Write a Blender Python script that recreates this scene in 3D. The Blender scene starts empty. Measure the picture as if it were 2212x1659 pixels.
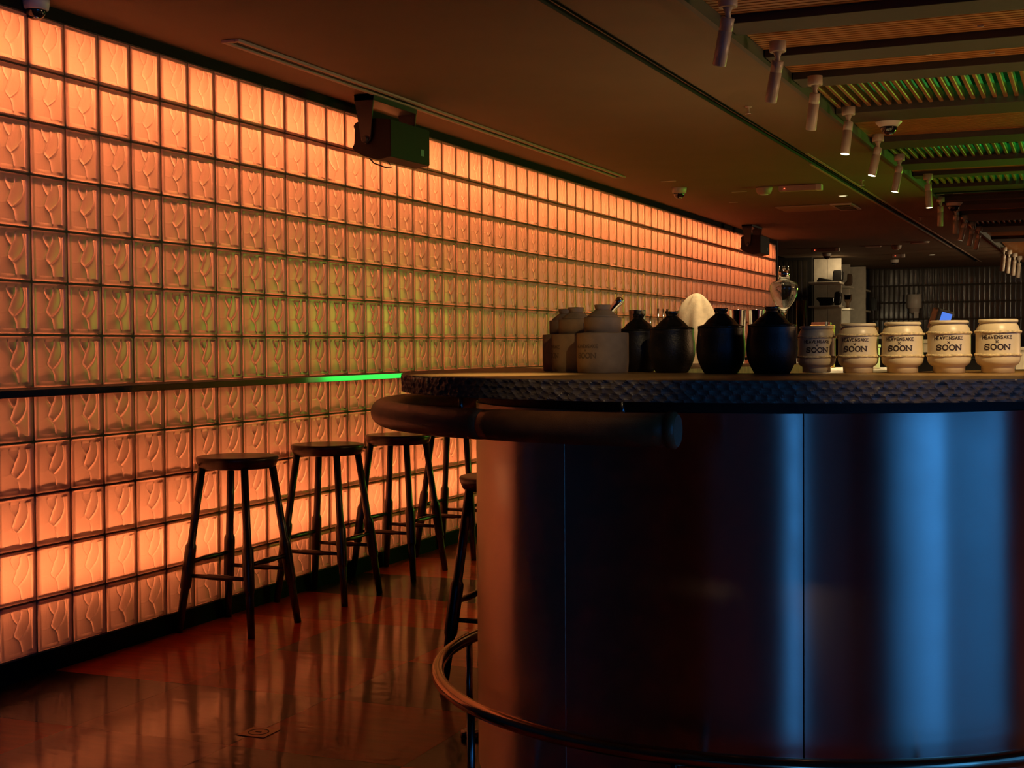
import bpy, bmesh, math, random
import numpy as np
from mathutils import Vector, Matrix

random.seed(7)
rng = np.random.default_rng(7)
S = bpy.context.scene
COL = S.collection
PI = math.pi

# ------------------------------------------------------------------ camera
YAW, PITCH, ROLL = .3923, .0272, .0067
cam_d = bpy.data.cameras.new('camera')
cam_d.sensor_fit = 'HORIZONTAL'; cam_d.sensor_width = 36.0
cam_d.lens = 3021.75 / 2212 * 36.0
cam_d.clip_start = .05; cam_d.clip_end = 100
cam = bpy.data.objects.new('camera', cam_d); COL.objects.link(cam)
_fh = Vector((-math.sin(YAW), math.cos(YAW), 0)); _r = Vector((math.cos(YAW), math.sin(YAW), 0)); _u = Vector((0, 0, 1))
_up = _u * math.cos(PITCH) + _fh * math.sin(PITCH)
_fw = _fh * math.cos(PITCH) - _u * math.sin(PITCH)
_cr = _r * math.cos(ROLL) - _up * math.sin(ROLL)
_cu = _r * math.sin(ROLL) + _up * math.cos(ROLL)
M = Matrix.Identity(4)
for i in range(3):
    M[i][0] = _cr[i]; M[i][1] = _cu[i]; M[i][2] = -_fw[i]
M[0][3], M[1][3], M[2][3] = 3.661, 0.0, 1.2305
cam.matrix_world = M
S.camera = cam

# ------------------------------------------------------------------ world, exposure
w = bpy.data.worlds.new('night'); S.world = w; w.use_nodes = True
w.node_tree.nodes['Background'].inputs[0].default_value = (.012, .009, .007, 1)
w.node_tree.nodes['Background'].inputs[1].default_value = .12
S.view_settings.view_transform = 'Standard'
S.view_settings.look = 'None'
S.view_settings.gamma = 1
S.view_settings.use_curve_mapping = False
S.view_settings.exposure = 0.0
S.cycles.use_denoising = True
S.cycles.max_bounces = 7
S.cycles.diffuse_bounces = 3
S.cycles.glossy_bounces = 3
S.cycles.use_adaptive_sampling = True
S.cycles.adaptive_threshold = .04
S.cycles.transmission_bounces = 8
S.cycles.transparent_max_bounces = 8
S.cycles.sample_clamp_indirect = 3.0
S.cycles.caustics_reflective = False
S.cycles.caustics_refractive = False

def look(o, d):
    o.rotation_euler = Vector(d).to_track_quat('-Z', 'Y').to_euler()

def area(name, loc, d, sx, sy, watts, col, spread=PI):
    l = bpy.data.lights.new(name, 'AREA'); l.shape = 'RECTANGLE'; l.size = sx; l.size_y = sy
    l.energy = watts; l.color = col; l.spread = spread
    o = bpy.data.objects.new(name, l); COL.objects.link(o); o.location = loc; look(o, d)
    return o

# (the orange LED strips behind the glass blocks are built with the wall)
ORANGE = (1.0, .205, .058)
LED_TOP, LED_FOOT = 50.0, 38.0
# blue evening light through the windows behind and to the right of the camera
BLUE = (.045, .32, 1.0)
area('window_light', (8.35, -.33, 1.45), (-1, 0, 0), 3.1, 2.5, 23, BLUE, math.radians(88))
area('window_light', (8.35, 2.40, 1.45), (-1, 0, 0), 2.1, 2.5, 3.4, BLUE, math.radians(88))
area('window_light', (5.20, -4.2, 1.05), (0, 1, 0), 0.6, 1.9, 3.0, BLUE, math.radians(90))
area('window_light', (7.05, -4.2, 1.2), (0, 1, 0), 2.4, 2.2, .5, BLUE, math.radians(100))
area('window_light', (2.7, -4.2, 1.2), (0, 1, 0), 3.0, 2.2, .12, BLUE, math.radians(90))
# added warm fill right of the picture, brightening the ceiling lamps and wood
area('back_bar_shelf_light', (6.6, 6.4, 1.75), (-1, -.12, .22), 1.8, .35, 42, (1.0, .55, .24))
area('kitchen_light', (4.6, 20.4, 1.95), (-1, .1, .1), 1.2, .5, 40, (1.0, .74, .42))  # added fill for the far ceiling, spot lamps and tiles
# green LED lines above the slatted ceiling
GREEN = (.02, 1.0, .16)
for (x, y, wt) in ((3.4, 7.65, 2.2), (3.6, 10.1, 9), (3.4, 11.9, 5)):
    area('green_led_line', (x, y, 2.86), (-.6, 0, -1), .05, .6, wt, GREEN)
area('green_led_line', (3.75, 12.8, .97), (0, -1, 0), 1.15, .22, 1.3, (.05, 1.0, .10))
area('green_led_line', (5.7, 12.8, .97), (0, -1, 0), 2.6, .22, .7, (.60, .75, .16))
area('green_led_line', (4.3, 12.6, 1.55), (-1, -.75, -.02), 1.4, .25, 16, (.34, 1.0, .06), math.radians(110))

# ------------------------------------------------------------------ helpers
def obj(name, me, mat=None, parent=None, loc=None, rot=None):
    if isinstance(me, bmesh.types.BMesh):
        m = bpy.data.meshes.new(name); me.to_mesh(m); me.free(); me = m
    if mat is not None and not me.materials:
        me.materials.append(mat)
    o = bpy.data.objects.new(name, me); COL.objects.link(o)
    if parent: o.parent = parent
    if loc: o.location = loc
    if rot: o.rotation_euler = rot
    return o

def thing(name, label, cat, loc=(0, 0, 0), rz=0, group=None):
    o = bpy.data.objects.new(name, None); COL.objects.link(o)
    o.empty_display_size = .1
    o.location = loc; o.rotation_euler = (0, 0, rz)
    return tag(o, label, cat, group)

def tag(o, label, cat, group=None):
    o['label'] = label; o['category'] = cat
    if group: o['group'] = group
    return o

def struct(o, label=None):
    o['kind'] = 'structure'
    if label: o['label'] = label
    return o

def dup(root, loc, rz=None, label=None, group=None):
    r = root.copy(); COL.objects.link(r); r.location = loc
    if rz is not None: r.rotation_euler = (0, 0, rz)
    if label: r['label'] = label
    if group: r['group'] = group
    for ch in list(root.children):
        c = ch.copy(); COL.objects.link(c); c.parent = r
        for g in list(ch.children):
            d = g.copy(); COL.objects.link(d); d.parent = c
    return r

def bm_new(): return bmesh.new()

def add_box(bm, a, b):
    x0, y0, z0 = a; x1, y1, z1 = b
    v = [bm.verts.new(p) for p in ((x0,y0,z0),(x1,y0,z0),(x1,y1,z0),(x0,y1,z0),(x0,y0,z1),(x1,y0,z1),(x1,y1,z1),(x0,y1,z1))]
    for f in ((3,2,1,0),(4,5,6,7),(0,1,5,4),(1,2,6,5),(2,3,7,6),(3,0,4,7)):
        bm.faces.new([v[i] for i in f])
    return v

def box(a, b, bev=0, seg=2):
    bm = bm_new(); add_box(bm, a, b)
    if bev: bmesh.ops.bevel(bm, geom=bm.edges[:], offset=bev, segments=seg, affect='EDGES', profile=.7)
    return bm

def add_lathe(bm, prof, n=32, c=(0, 0, 0), smooth=True, cap=True):
    rings = []
    for r, z in prof:
        rings.append([bm.verts.new((c[0] + r * math.cos(2*PI*k/n), c[1] + r * math.sin(2*PI*k/n), c[2] + z)) for k in range(n)])
    for a, b in zip(rings, rings[1:]):
        for k in range(n):
            f = bm.faces.new((a[k], a[(k+1) % n], b[(k+1) % n], b[k])); f.smooth = smooth
    if cap:
        bm.faces.new(rings[0][::-1]); bm.faces.new(rings[-1])

def lathe(prof, n=32, c=(0, 0, 0), smooth=True, cap=True):
    bm = bm_new(); add_lathe(bm, prof, n, c, smooth, cap); return bm

def add_tube(bm, pts, rad, n=12, cap=True, closed=False):
    pts = [Vector(p) for p in pts]; N = len(pts)
    rings = []
    for i, p in enumerate(pts):
        t = (pts[min(i+1, N-1)] - pts[max(i-1, 0)]).normalized()
        a = Vector((0, 0, 1)) if abs(t.z) < .9 else Vector((1, 0, 0))
        s = t.cross(a).normalized(); u = s.cross(t)
        r = rad[i] if isinstance(rad, (list, tuple)) else rad
        rings.append([bm.verts.new(p + s * (r*math.cos(2*PI*k/n)) + u * (r*math.sin(2*PI*k/n))) for k in range(n)])
    for a, b in zip(rings, rings[1:]):
        for k in range(n):
            f = bm.faces.new((a[k], b[k], b[(k+1) % n], a[(k+1) % n])); f.smooth = True
    if cap:
        bm.faces.new(rings[0]); bm.faces.new(rings[-1][::-1])
    bmesh.ops.recalc_face_normals(bm, faces=bm.faces[:])

def tube(pts, rad, n=12, cap=True):
    bm = bm_new(); add_tube(bm, pts, rad, n, cap); return bm

def prism(poly, z0, z1):
    bm = bm_new()
    a = [bm.verts.new((x, y, z0)) for x, y in poly]; b = [bm.verts.new((x, y, z1)) for x, y in poly]
    bm.faces.new(a[::-1]); bm.faces.new(b)
    for i in range(len(poly)):
        j = (i+1) % len(poly); bm.faces.new((a[i], a[j], b[j], b[i]))
    return bm

# ------------------------------------------------------------------ materials
def mat(name):
    m = bpy.data.materials.new(name); m.use_nodes = True
    nt = m.node_tree; b = nt.nodes['Principled BSDF']
    return m, nt, b

def simple(name, col, rough=.5, metal=0, var=0, scale=30, bump=0, bscale=60, spec=.5, stretch=None, coat=0):
    m, nt, b = mat(name)
    b.inputs['Roughness'].default_value = rough; b.inputs['Metallic'].default_value = metal
    b.inputs['Specular IOR Level'].default_value = spec
    b.inputs['Coat Weight'].default_value = coat
    tc = nt.nodes.new('ShaderNodeTexCoord'); mp = nt.nodes.new('ShaderNodeMapping')
    nt.links.new(tc.outputs['Object'], mp.inputs[0])
    if stretch: mp.inputs['Scale'].default_value = stretch
    nz = nt.nodes.new('ShaderNodeTexNoise'); nz.inputs['Scale'].default_value = scale; nz.inputs['Detail'].default_value = 4
    nt.links.new(mp.outputs[0], nz.inputs['Vector'])
    cr = nt.nodes.new('ShaderNodeValToRGB')
    c = Vector(col)
    cr.color_ramp.elements[0].position = .3; cr.color_ramp.elements[1].position = .7
    cr.color_ramp.elements[0].color = (*(c * (1 - var)), 1); cr.color_ramp.elements[1].color = (*(c * (1 + var)), 1)
    nt.links.new(nz.outputs['Fac'], cr.inputs[0]); nt.links.new(cr.outputs[0], b.inputs['Base Color'])
    if bump:
        n2 = nt.nodes.new('ShaderNodeTexNoise'); n2.inputs['Scale'].default_value = bscale; n2.inputs['Detail'].default_value = 3
        nt.links.new(mp.outputs[0], n2.inputs['Vector'])
        bp = nt.nodes.new('ShaderNodeBump'); bp.inputs['Strength'].default_value = 1; bp.inputs['Distance'].default_value = bump
        nt.links.new(n2.outputs['Fac'], bp.inputs['Height']); nt.links.new(bp.outputs[0], b.inputs['Normal'])
    return m

def emit(name, col, k):
    m, nt, b = mat(name)
    b.inputs['Base Color'].default_value = (.02, .02, .02, 1)
    b.inputs['Emission Color'].default_value = (*col, 1); b.inputs['Emission Strength'].default_value = k
    return m

def glass_block_mat():
    m = bpy.data.materials.new('frosted_glass'); m.use_nodes = True; nt = m.node_tree; nt.nodes.clear()
    N = nt.nodes.new; L = nt.links.new
    out = N('ShaderNodeOutputMaterial')
    tr = N('ShaderNodeBsdfTranslucent'); tr.inputs[0].default_value = (.95, .92, .88, 1)
    df = N('ShaderNodeBsdfDiffuse'); df.inputs[0].default_value = (.50, .46, .38, 1)
    gl = N('ShaderNodeBsdfGlossy'); gl.inputs['Roughness'].default_value = .28
    m1 = N('ShaderNodeMixShader'); m1.inputs[0].default_value = .30
    L(tr.outputs[0], m1.inputs[1]); L(df.outputs[0], m1.inputs[2])
    fr = N('ShaderNodeFresnel'); fr.inputs[0].default_value = 1.42
    m2 = N('ShaderNodeMixShader'); L(fr.outputs[0], m2.inputs[0]); L(m1.outputs[0], m2.inputs[1]); L(gl.outputs[0], m2.inputs[2])
    L(m2.outputs[0], out.inputs[0])
    tc = N('ShaderNodeTexCoord'); nz = N('ShaderNodeTexNoise'); nz.inputs['Scale'].default_value = 90; nz.inputs['Detail'].default_value = 3
    mp = N('ShaderNodeMapping'); mp.inputs['Scale'].default_value = (1, 1, .25)
    L(tc.outputs['Object'], mp.inputs[0]); L(mp.outputs[0], nz.inputs['Vector'])
    bp = N('ShaderNodeBump'); bp.inputs['Distance'].default_value = .0006; bp.inputs['Strength'].default_value = 1
    L(nz.outputs['Fac'], bp.inputs['Height'])
    for s in (tr, df, gl): L(bp.outputs[0], s.inputs['Normal'])
    return m

def clear_glass(name, col=(.95, .97, .96), rough=.0):
    m, nt, b = mat(name)
    b.inputs['Base Color'].default_value = (*col, 1); b.inputs['Transmission Weight'].default_value = 1
    b.inputs['Roughness'].default_value = rough; b.inputs['IOR'].default_value = 1.45
    return m

def tile_mat(name, col):
    m, nt, b = mat(name)
    N = nt.nodes.new; L = nt.links.new
    b.inputs['Roughness'].default_value = .35; b.inputs['Specular IOR Level'].default_value = .15
    b.inputs['Coat Weight'].default_value = .45; b.inputs['Coat Roughness'].default_value = .025; b.inputs['Coat IOR'].default_value = 1.5
    g = N('ShaderNodeNewGeometry')
    mp = N('ShaderNodeMapping'); mp.inputs['Rotation'].default_value = (0, 0, .39); mp.inputs['Scale'].default_value = (1.0, 4.2, 1)
    L(g.outputs['Position'], mp.inputs[0])
    n1 = N('ShaderNodeTexNoise'); n1.inputs['Scale'].default_value = 7; n1.inputs['Detail'].default_value = 5
    L(mp.outputs[0], n1.inputs['Vector'])
    cr = N('ShaderNodeValToRGB'); c = Vector(col)
    cr.color_ramp.elements[0].position = .3; cr.color_ramp.elements[1].position = .75
    cr.color_ramp.elements[0].color = (*(c * .82), 1); cr.color_ramp.elements[1].color = (*(c * 1.15), 1)
    L(n1.outputs['Fac'], cr.inputs[0]); L(cr.outputs[0], b.inputs['Base Color'])
    n2 = N('ShaderNodeTexNoise'); n2.inputs['Scale'].default_value = 5.5; n2.inputs['Detail'].default_value = 5; n2.inputs['Roughness'].default_value = .55
    L(mp.outputs[0], n2.inputs['Vector'])
    bp = N('ShaderNodeBump'); bp.inputs['Strength'].default_value = 1; bp.inputs['Distance'].default_value = .0010
    L(n2.outputs['Fac'], bp.inputs['Height'])
    L(bp.outputs[0], b.inputs['Normal'])
    bc = N('ShaderNodeBump'); bc.inputs['Strength'].default_value = 1; bc.inputs['Distance'].default_value = .0011
    L(n2.outputs['Fac'], bc.inputs['Height']); L(bc.outputs[0], b.inputs['Coat Normal'])
    return m

def metal_panel_mat():
    m, nt, b = mat('brushed_bronze')
    N = nt.nodes.new; L = nt.links.new
    b.inputs['Metallic'].default_value = 1; b.inputs['Base Color'].default_value = (.84, .70, .58, 1)
    b.inputs['Anisotropic'].default_value = .96; b.inputs['Anisotropic Rotation'].default_value = .25
    tg = N('ShaderNodeTangent'); tg.direction_type = 'RADIAL'; tg.axis = 'Z'; L(tg.outputs[0], b.inputs['Tangent'])
    g = N('ShaderNodeNewGeometry')
    n0 = N('ShaderNodeTexNoise'); n0.inputs['Scale'].default_value = 2.2; n0.inputs['Detail'].default_value = 1
    mp = N('ShaderNodeMapping'); mp.inputs['Scale'].default_value = (.55, .55, 1.6)
    L(g.outputs['Position'], mp.inputs[0]); L(mp.outputs[0], n0.inputs['Vector'])
    b0 = N('ShaderNodeBump'); b0.inputs['Distance'].default_value = .0035; b0.inputs['Strength'].default_value = 1
    L(n0.outputs['Fac'], b0.inputs['Height'])
    mp2 = N('ShaderNodeMapping'); mp2.inputs['Scale'].default_value = (9, 9, 420)
    L(g.outputs['Position'], mp2.inputs[0])
    n1 = N('ShaderNodeTexNoise'); n1.inputs['Scale'].default_value = 1; n1.inputs['Detail'].default_value = 2
    L(mp2.outputs[0], n1.inputs['Vector'])
    b1 = N('ShaderNodeBump'); b1.inputs['Distance'].default_value = .00006; b1.inputs['Strength'].default_value = 1
    L(n1.outputs['Fac'], b1.inputs['Height']); L(b0.outputs[0], b1.inputs['Normal'])
    n3 = N('ShaderNodeTexNoise'); n3.inputs['Scale'].default_value = 14; n3.inputs['Detail'].default_value = 6
    L(g.outputs['Position'], n3.inputs['Vector'])
    mr = N('ShaderNodeMapRange'); mr.inputs[3].default_value = .27; mr.inputs[4].default_value = .34
    L(n3.outputs['Fac'], mr.inputs[0]); L(mr.outputs[0], b.inputs['Roughness'])
    L(b1.outputs[0], b.inputs['Normal'])
    return m

MG = glass_block_mat()
M_ceil = simple('ceiling_paint', (.155, .100, .052), .75, var=.05, scale=3, bump=.0008, bscale=160)
M_black = simple('black_matt', (.012, .012, .012), .6)
M_blackmetal = simple('black_metal', (.015, .015, .015), .45, var=.1)
M_base = simple('baseboard_dark', (.005, .004, .004), .7, spec=.08)
M_mortar = bpy.data.materials.new('silicone_joint'); M_mortar.use_nodes = True
_nt = M_mortar.node_tree; _tr = _nt.nodes.new('ShaderNodeBsdfTranslucent'); _tr.inputs[0].default_value = (.75, .62, .52, 1)
_df = _nt.nodes['Principled BSDF']; _df.inputs['Base Color'].default_value = (.16, .10, .07, 1); _mx = _nt.nodes.new('ShaderNodeMixShader'); _mx.inputs[0].default_value = .55
_nt.links.new(_df.outputs[0], _mx.inputs[1]); _nt.links.new(_tr.outputs[0], _mx.inputs[2]); _nt.links.new(_mx.outputs[0], _nt.nodes['Material Output'].inputs[0])
M_white = simple('cavity_grey', (.12, .12, .12), .8)
M_metal = metal_panel_mat()
M_seam = simple('seam_metal', (.5, .5, .48), .3, metal=1)
M_copper = simple('bronze_tube', (.62, .42, .27), .16, metal=1, var=.1, scale=6)
M_steel = simple('dark_steel', (.22, .21, .21), .25, metal=1)
M_chrome = simple('polished_steel', (.75, .74, .72), .07, metal=1)
M_leather = simple('tan_leather', (.25, .095, .035), .36, var=.18, scale=26, bump=.0006, bscale=420, spec=.5)
M_oaktop = simple('counter_wood', (.36, .21, .07), .38, var=.3, scale=6, stretch=(2, 14, 2), bump=.0012, bscale=40)
M_rim = simple('carved_rim_wood', (.17, .125, .095), .42, var=.25, scale=20, stretch=(4, 4, 12))
M_stool = simple('stool_wood', (.022, .013, .009), .28, var=.3, scale=8, stretch=(8, 8, 1), bump=.0004, bscale=40)
M_cream = simple('cream_stoneware', (.74, .61, .39), .34, var=.10, scale=18, bump=.0004, bscale=50)
M_rope = simple('rope_band', (.70, .55, .30), .7, var=.35, scale=160, bump=.0012, bscale=260)
M_ink = simple('brown_ink', (.035, .018, .012), .5)
M_dark = simple('black_glaze', (.007, .006, .006), .44, var=.3, scale=160, bump=.0007, bscale=200, spec=.6)
M_darklid = simple('black_gloss_glaze', (.020, .016, .012), .16, var=.3, scale=60, bump=.0006, bscale=60, spec=.7)
M_kraft = simple('raw_clay', (.38, .26, .135), .75, var=.12, scale=30, bump=.0005, bscale=120)
M_kraftmark = simple('raw_clay_pressed', (.20, .14, .08), .8)
M_fix = simple('cream_lacquer', (.52, .44, .34), .35, spec=.5)
M_lamp = emit('lamp_lens', (1.0, .80, .45), 5.0)
M_lampdim = emit('lamp_lens_dim', (1.0, .80, .45), 1.2)
M_lampoff = simple('lamp_lens_off', (.10, .09, .08), .25)
M_wood = simple('slat_wood', (.38, .15, .035), .42, var=.28, scale=5, stretch=(3, 14, 14))
M_woody = simple('slat_wood_long', (.24, .105, .036), .42, var=.28, scale=5, stretch=(14, 3, 14))  # same slat wood, colour darkened for the weaker light on the open slats
M_beam = simple('beam_paint', (.042, .031, .019), .7, var=.08)
M_camw = simple('white_plastic', (.66, .60, .52), .4)
M_dome = simple('smoked_dome', (.012, .012, .014), .05, spec=.8)
M_vent = simple('vent_paint', (.42, .31, .24), .5)
M_ventb = simple('vent_dark_slot', (.006, .005, .005), .8)
M_spk = simple('speaker_paint', (.007, .006, .006), .5, spec=.2, var=.1)
M_tile = simple('black_glazed_tile', (.060, .050, .038), .22, var=.25, scale=5, bump=.0015, bscale=8, spec=.7)
M_tilegrout = simple('dark_grout', (.014, .012, .010), .8)
M_shelf = simple('pale_shelf_panel', (.55, .50, .40), .6, var=.12, scale=12)
M_ceram = simple('black_ceramic', (.012, .011, .010), .22)
M_brownc = simple('brown_ceramic', (.09, .05, .025), .25)
M_steelw = simple('satin_worktop', (.80, .76, .66), .4, var=.05)
M_cloth = simple('linen_cloth', (.66, .53, .36), .85, var=.12, scale=40, bump=.001, bscale=300)
M_glass = clear_glass('clear_glass')
M_led_red = emit('red_led', (1, .12, .05), 4)
M_screen = emit('blue_screen', (.08, .26, 1.0), .8)
M_bottle = clear_glass('green_bottle_glass', (.15, .5, .12))
M_wall = simple('dark_wall_paint', (.012, .010, .009), .7)
TILEC = {'O': (.74, .080, .014), 'R': (.42, .034, .009), 'B': (.085, .028, .012), 'D': (.022, .014, .007), 'T': (.24, .105, .060)}
M_tiles = {k: tile_mat('floor_tile_' + k.lower(), c) for k, c in TILEC.items()}

# ------------------------------------------------------------------ floor
CEIL = 2.53
bm = box((-.6, -4.2, -.12), (8.3, 25.3, -.012))
floor = struct(obj('floor', bm, M_base), 'floor of large glossy red and brown squares')
TX, TY, Y0 = .60, .614, 3.636
plan = {  # (column, row) counted from the wall and from y = 3.636
 (0,-1):'O',(1,-1):'T',(2,-1):'D',(3,-1):'R',(4,-1):'B',
 (0,0):'D',(1,0):'B',(2,0):'R',(3,0):'D',(4,0):'R',
 (0,1):'O',(1,1):'R',(2,1):'B',(3,1):'R',(4,1):'D',
 (0,2):'O',(1,2):'T',(2,2):'O',(3,2):'D',
 (0,3):'R',(1,3):'O',(2,3):'R',(3,3):'T',
 (0,4):'D',(1,4):'D',(2,4):'O',(3,4):'B',
 (0,5):'O',(1,5):'O',(2,5):'R',
 (0,6):'R',(1,6):'B',(2,6):'T'}
tme = {}
def floor_tile(c, r, parent):
    k = plan.get((c, r)) or random.choice('OORBDT')
    if k not in tme:
        bm = box((.0002, .0002, -.012), (TX - .0002, TY - .0002, 0), .0004, 1)
        me = bpy.data.meshes.new('floor_tile'); bm.to_mesh(me); bm.free(); me.materials.append(M_tiles[k]); tme[k] = me
    o = obj('floor_tile', tme[k], None, parent, (c * TX, Y0 + r * TY, 0))
    return o
for c in range(0, 5):
    for r in range(-3, 13):
        floor_tile(c, r, floor)
# the rest of the floor, out of the picture or hidden: the same squares joined
bmr = {k: bm_new() for k in TILEC}
for c in range(-1, 14):
    for r in range(-13, 36):
        if 0 <= c < 5 and -3 <= r < 13: continue
        k = random.choice('OORBDT')
        add_box(bmr[k], (c*TX + .0002, Y0 + r*TY + .0002, -.012), (c*TX + TX - .0002, Y0 + r*TY + TY - .0002, 0))
for k, b_ in bmr.items():
    o = obj('floor_tiles', b_, M_tiles[k], floor); o['kind'] = 'stuff'

# ------------------------------------------------------------------ glass block wall
BZ0, BY0, MOD = .083, 3.759, .20
NC, NR = 69, 12
crease = [
 [(.27,0),(.29,.08),(.33,.16),(.40,.24),(.47,.30),(.44,.38),(.39,.47),(.35,.55),(.38,.61),(.45,.66),(.51,.70),(.56,.77),(.60,.87),(.62,1.0)],
 [(.60,0),(.605,.08),(.57,.18),(.51,.26),(.47,.30)],
 [(.88,0),(.93,.15),(.94,.27),(.90,.38),(.80,.51),(.67,.60),(.58,.655),(.51,.70)],
]
faint = [[(0,.60),(.15,.615),(.36,.57)]]
def seg_dist(U, V, polys):
    D = np.full(U.shape, 9.0)
    for pl in polys:
        for (a, b), (c, d) in zip(pl, pl[1:]):
            dx, dy = c - a, d - b; t = np.clip(((U-a)*dx + (V-b)*dy) / (dx*dx + dy*dy), 0, 1)
            D = np.minimum(D, np.hypot(U - a - t*dx, V - b - t*dy))
    return D
def block_mesh(n, flip=False):
    h = .0965; rim = .0175; inner = h - rim - .003
    ax = [-h, -h + .0025, -h + rim*.55, -h + rim, -h + rim + .003] + list(np.linspace(-inner, inner, n)[1:-1]) + [h - rim - .003, h - rim, h - rim*.55, h - .0025, h]
    ax = np.array(ax); Ya, Za = np.meshgrid(ax, ax, indexing='ij')
    m = np.maximum(np.abs(Ya), np.abs(Za))
    U = (Ya + inner) / (2*inner); V = 1 - (Za + inner) / (2*inner)
    if flip: U = 1 - U
    d = seg_dist(U, V, crease) * 2 * inner
    f = seg_dist(U, V, faint) * 2 * inner
    rel = .0013 * (1 - np.exp(-d / .013)) + .0048 * (1 - np.exp(-d / .0024)) + .0006 * np.clip(f / .005, 0, 1)
    # the panel swells softly and falls off to its right-hand edge
    pil = .0048 * (1 - np.clip(np.abs(2*U - .80), 0, 1.25)**2.2)
    Xa = np.where(m > h - .001, -.004, np.where(m > h - .003, 0.0, np.where(m > h - rim + .0005, .0008, np.where(m > h - rim - .0005, -.0005, -.0098 + rel + pil))))
    k = len(ax)
    vs = [(float(Xa[i, j]), float(Ya[i, j]), float(Za[i, j])) for i in range(k) for j in range(k)]
    fs = [(i*k + j, (i+1)*k + j, (i+1)*k + j + 1, i*k + j + 1) for i in range(k-1) for j in range(k-1)]
    # sides going back 45 mm
    ring = [(i, 0) for i in range(k)] + [(k-1, j) for j in range(1, k)] + [(i, k-1) for i in range(k-2, -1, -1)] + [(0, j) for j in range(k-2, 0, -1)]
    base = len(vs)
    for (i, j) in ring:
        v = vs[i*k + j]; vs.append((-.0045, v[1], v[2]))
    R_ = len(ring)
    for q in range(R_):
        a = ring[q]; b = ring[(q+1) % R_]
        fs.append((a[0]*k + a[1], base + q, base + (q+1) % R_, b[0]*k + b[1]))
    return vs, fs
def mesh_from(name, vs, fs, mt, smooth=True):
    me = bpy.data.meshes.new(name); me.from_pydata(vs, [], fs); me.materials.append(mt)
    if smooth: me.polygons.foreach_set('use_smooth', [True] * len(me.polygons))
    me.update(); return me
vs, fs = block_mesh(76); ME_block = mesh_from('glass_block', vs, fs, MG)
vs, fs = block_mesh(76, True); ME_blockf = mesh_from('glass_block', vs, fs, MG)
# mortar grid carries the wall; every block is a child
bm = bm_new()
ye = BY0 + NC*MOD; ze = BZ0 + NR*MOD
for r in range(NR + 1):
    z = BZ0 + r*MOD; add_box(bm, (-.0050, BY0, z - .0032), (-.0022, ye, z + .0032))
for c in range(NC + 1):
    y = BY0 + c*MOD; add_box(bm, (-.0050, y - .0032, BZ0), (-.0024, y + .0032, ze))
for r in range(NR + 1):      # broad joint beds behind the block rims
    z = BZ0 + r*MOD; add_box(bm, (-.0062, BY0, z - .0185), (-.0050, ye, z + .0185))
for c in range(NC + 1):
    y = BY0 + c*MOD; add_box(bm, (-.0061, y - .0165, BZ0), (-.0051, y + .0165, ze))
wall = struct(obj('wall_left', bm, M_mortar), 'backlit wall of frosted glass blocks glowing orange')
NEAR = 25
for c in range(NEAR):
    for r in range(NR):
        me = ME_blockf if (c, r) == (13, 10) else ME_block
        o = obj('glass_block', me, None, wall, (0, BY0 + (c+.5)*MOD, BZ0 + (r+.5)*MOD))
        o.rotation_euler = (random.uniform(-.004, .004), random.uniform(-.004, .004), random.uniform(-.008, .008))
        o.location.x = random.uniform(-.0015, .0015)
vs, fs = block_mesh(30); V = np.array(vs); nv = len(vs); VS = []; FS = []
for c in range(NEAR, NC):
    for r in range(NR):
        o = np.array((random.uniform(-.001, .001), BY0 + (c+.5)*MOD, BZ0 + (r+.5)*MOD)); b_ = len(VS)
        VS += [tuple(p) for p in (V + o)]; FS += [tuple(i + b_ for i in f) for f in fs]
o = obj('glass_blocks', mesh_from('glass_blocks', VS, FS, MG), None, wall); o['kind'] = 'stuff'
# LED strips inside the cavity: rows of tilted diodes along the top and the foot
def led_strip(name, x, z, sgn, k, width):
    bm = bm_new(); pitch = .10; n = int((ye - BY0) / pitch)
    for q in range(n):
        y = BY0 + q*pitch + .01; a = math.radians(38); ln = .085
        dy, dz = ln*math.cos(a), ln*math.sin(a)
        # face normal leans to -y: the far end of each diode sits farther from the strip
        p = [(x - width/2, y, z), (x + width/2, y, z), (x + width/2, y + dy, z + sgn*dz), (x - width/2, y + dy, z + sgn*dz)]
        v = [bm.verts.new(c) for c in p]; f = bm.faces.new(v)
        f.normal_update()
        if f.normal.z*sgn < 0: f.normal_flip()
    m, nt, b = mat(name + '_glow')
    b.inputs['Base Color'].default_value = (.3, .3, .3, 1)
    b.inputs['Emission Color'].default_value = (*ORANGE, 1)
    g = nt.nodes.new('ShaderNodeNewGeometry'); mr = nt.nodes.new('ShaderNodeMapRange')   # diodes shine from their front only
    mr.inputs[3].default_value = k; mr.inputs[4].default_value = 0
    nt.links.new(g.outputs['Backfacing'], mr.inputs[0]); nt.links.new(mr.outputs[0], b.inputs['Emission Strength'])
    o = obj(name, bm, m, wall); o['label'] = 'orange LED strip glowing behind the blocks'
    return o
led_strip('led_strip', -.22, 2.485, -1, LED_TOP, .10)
led_strip('led_strip', -.17, .270, 1, LED_FOOT, .08)
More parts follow.
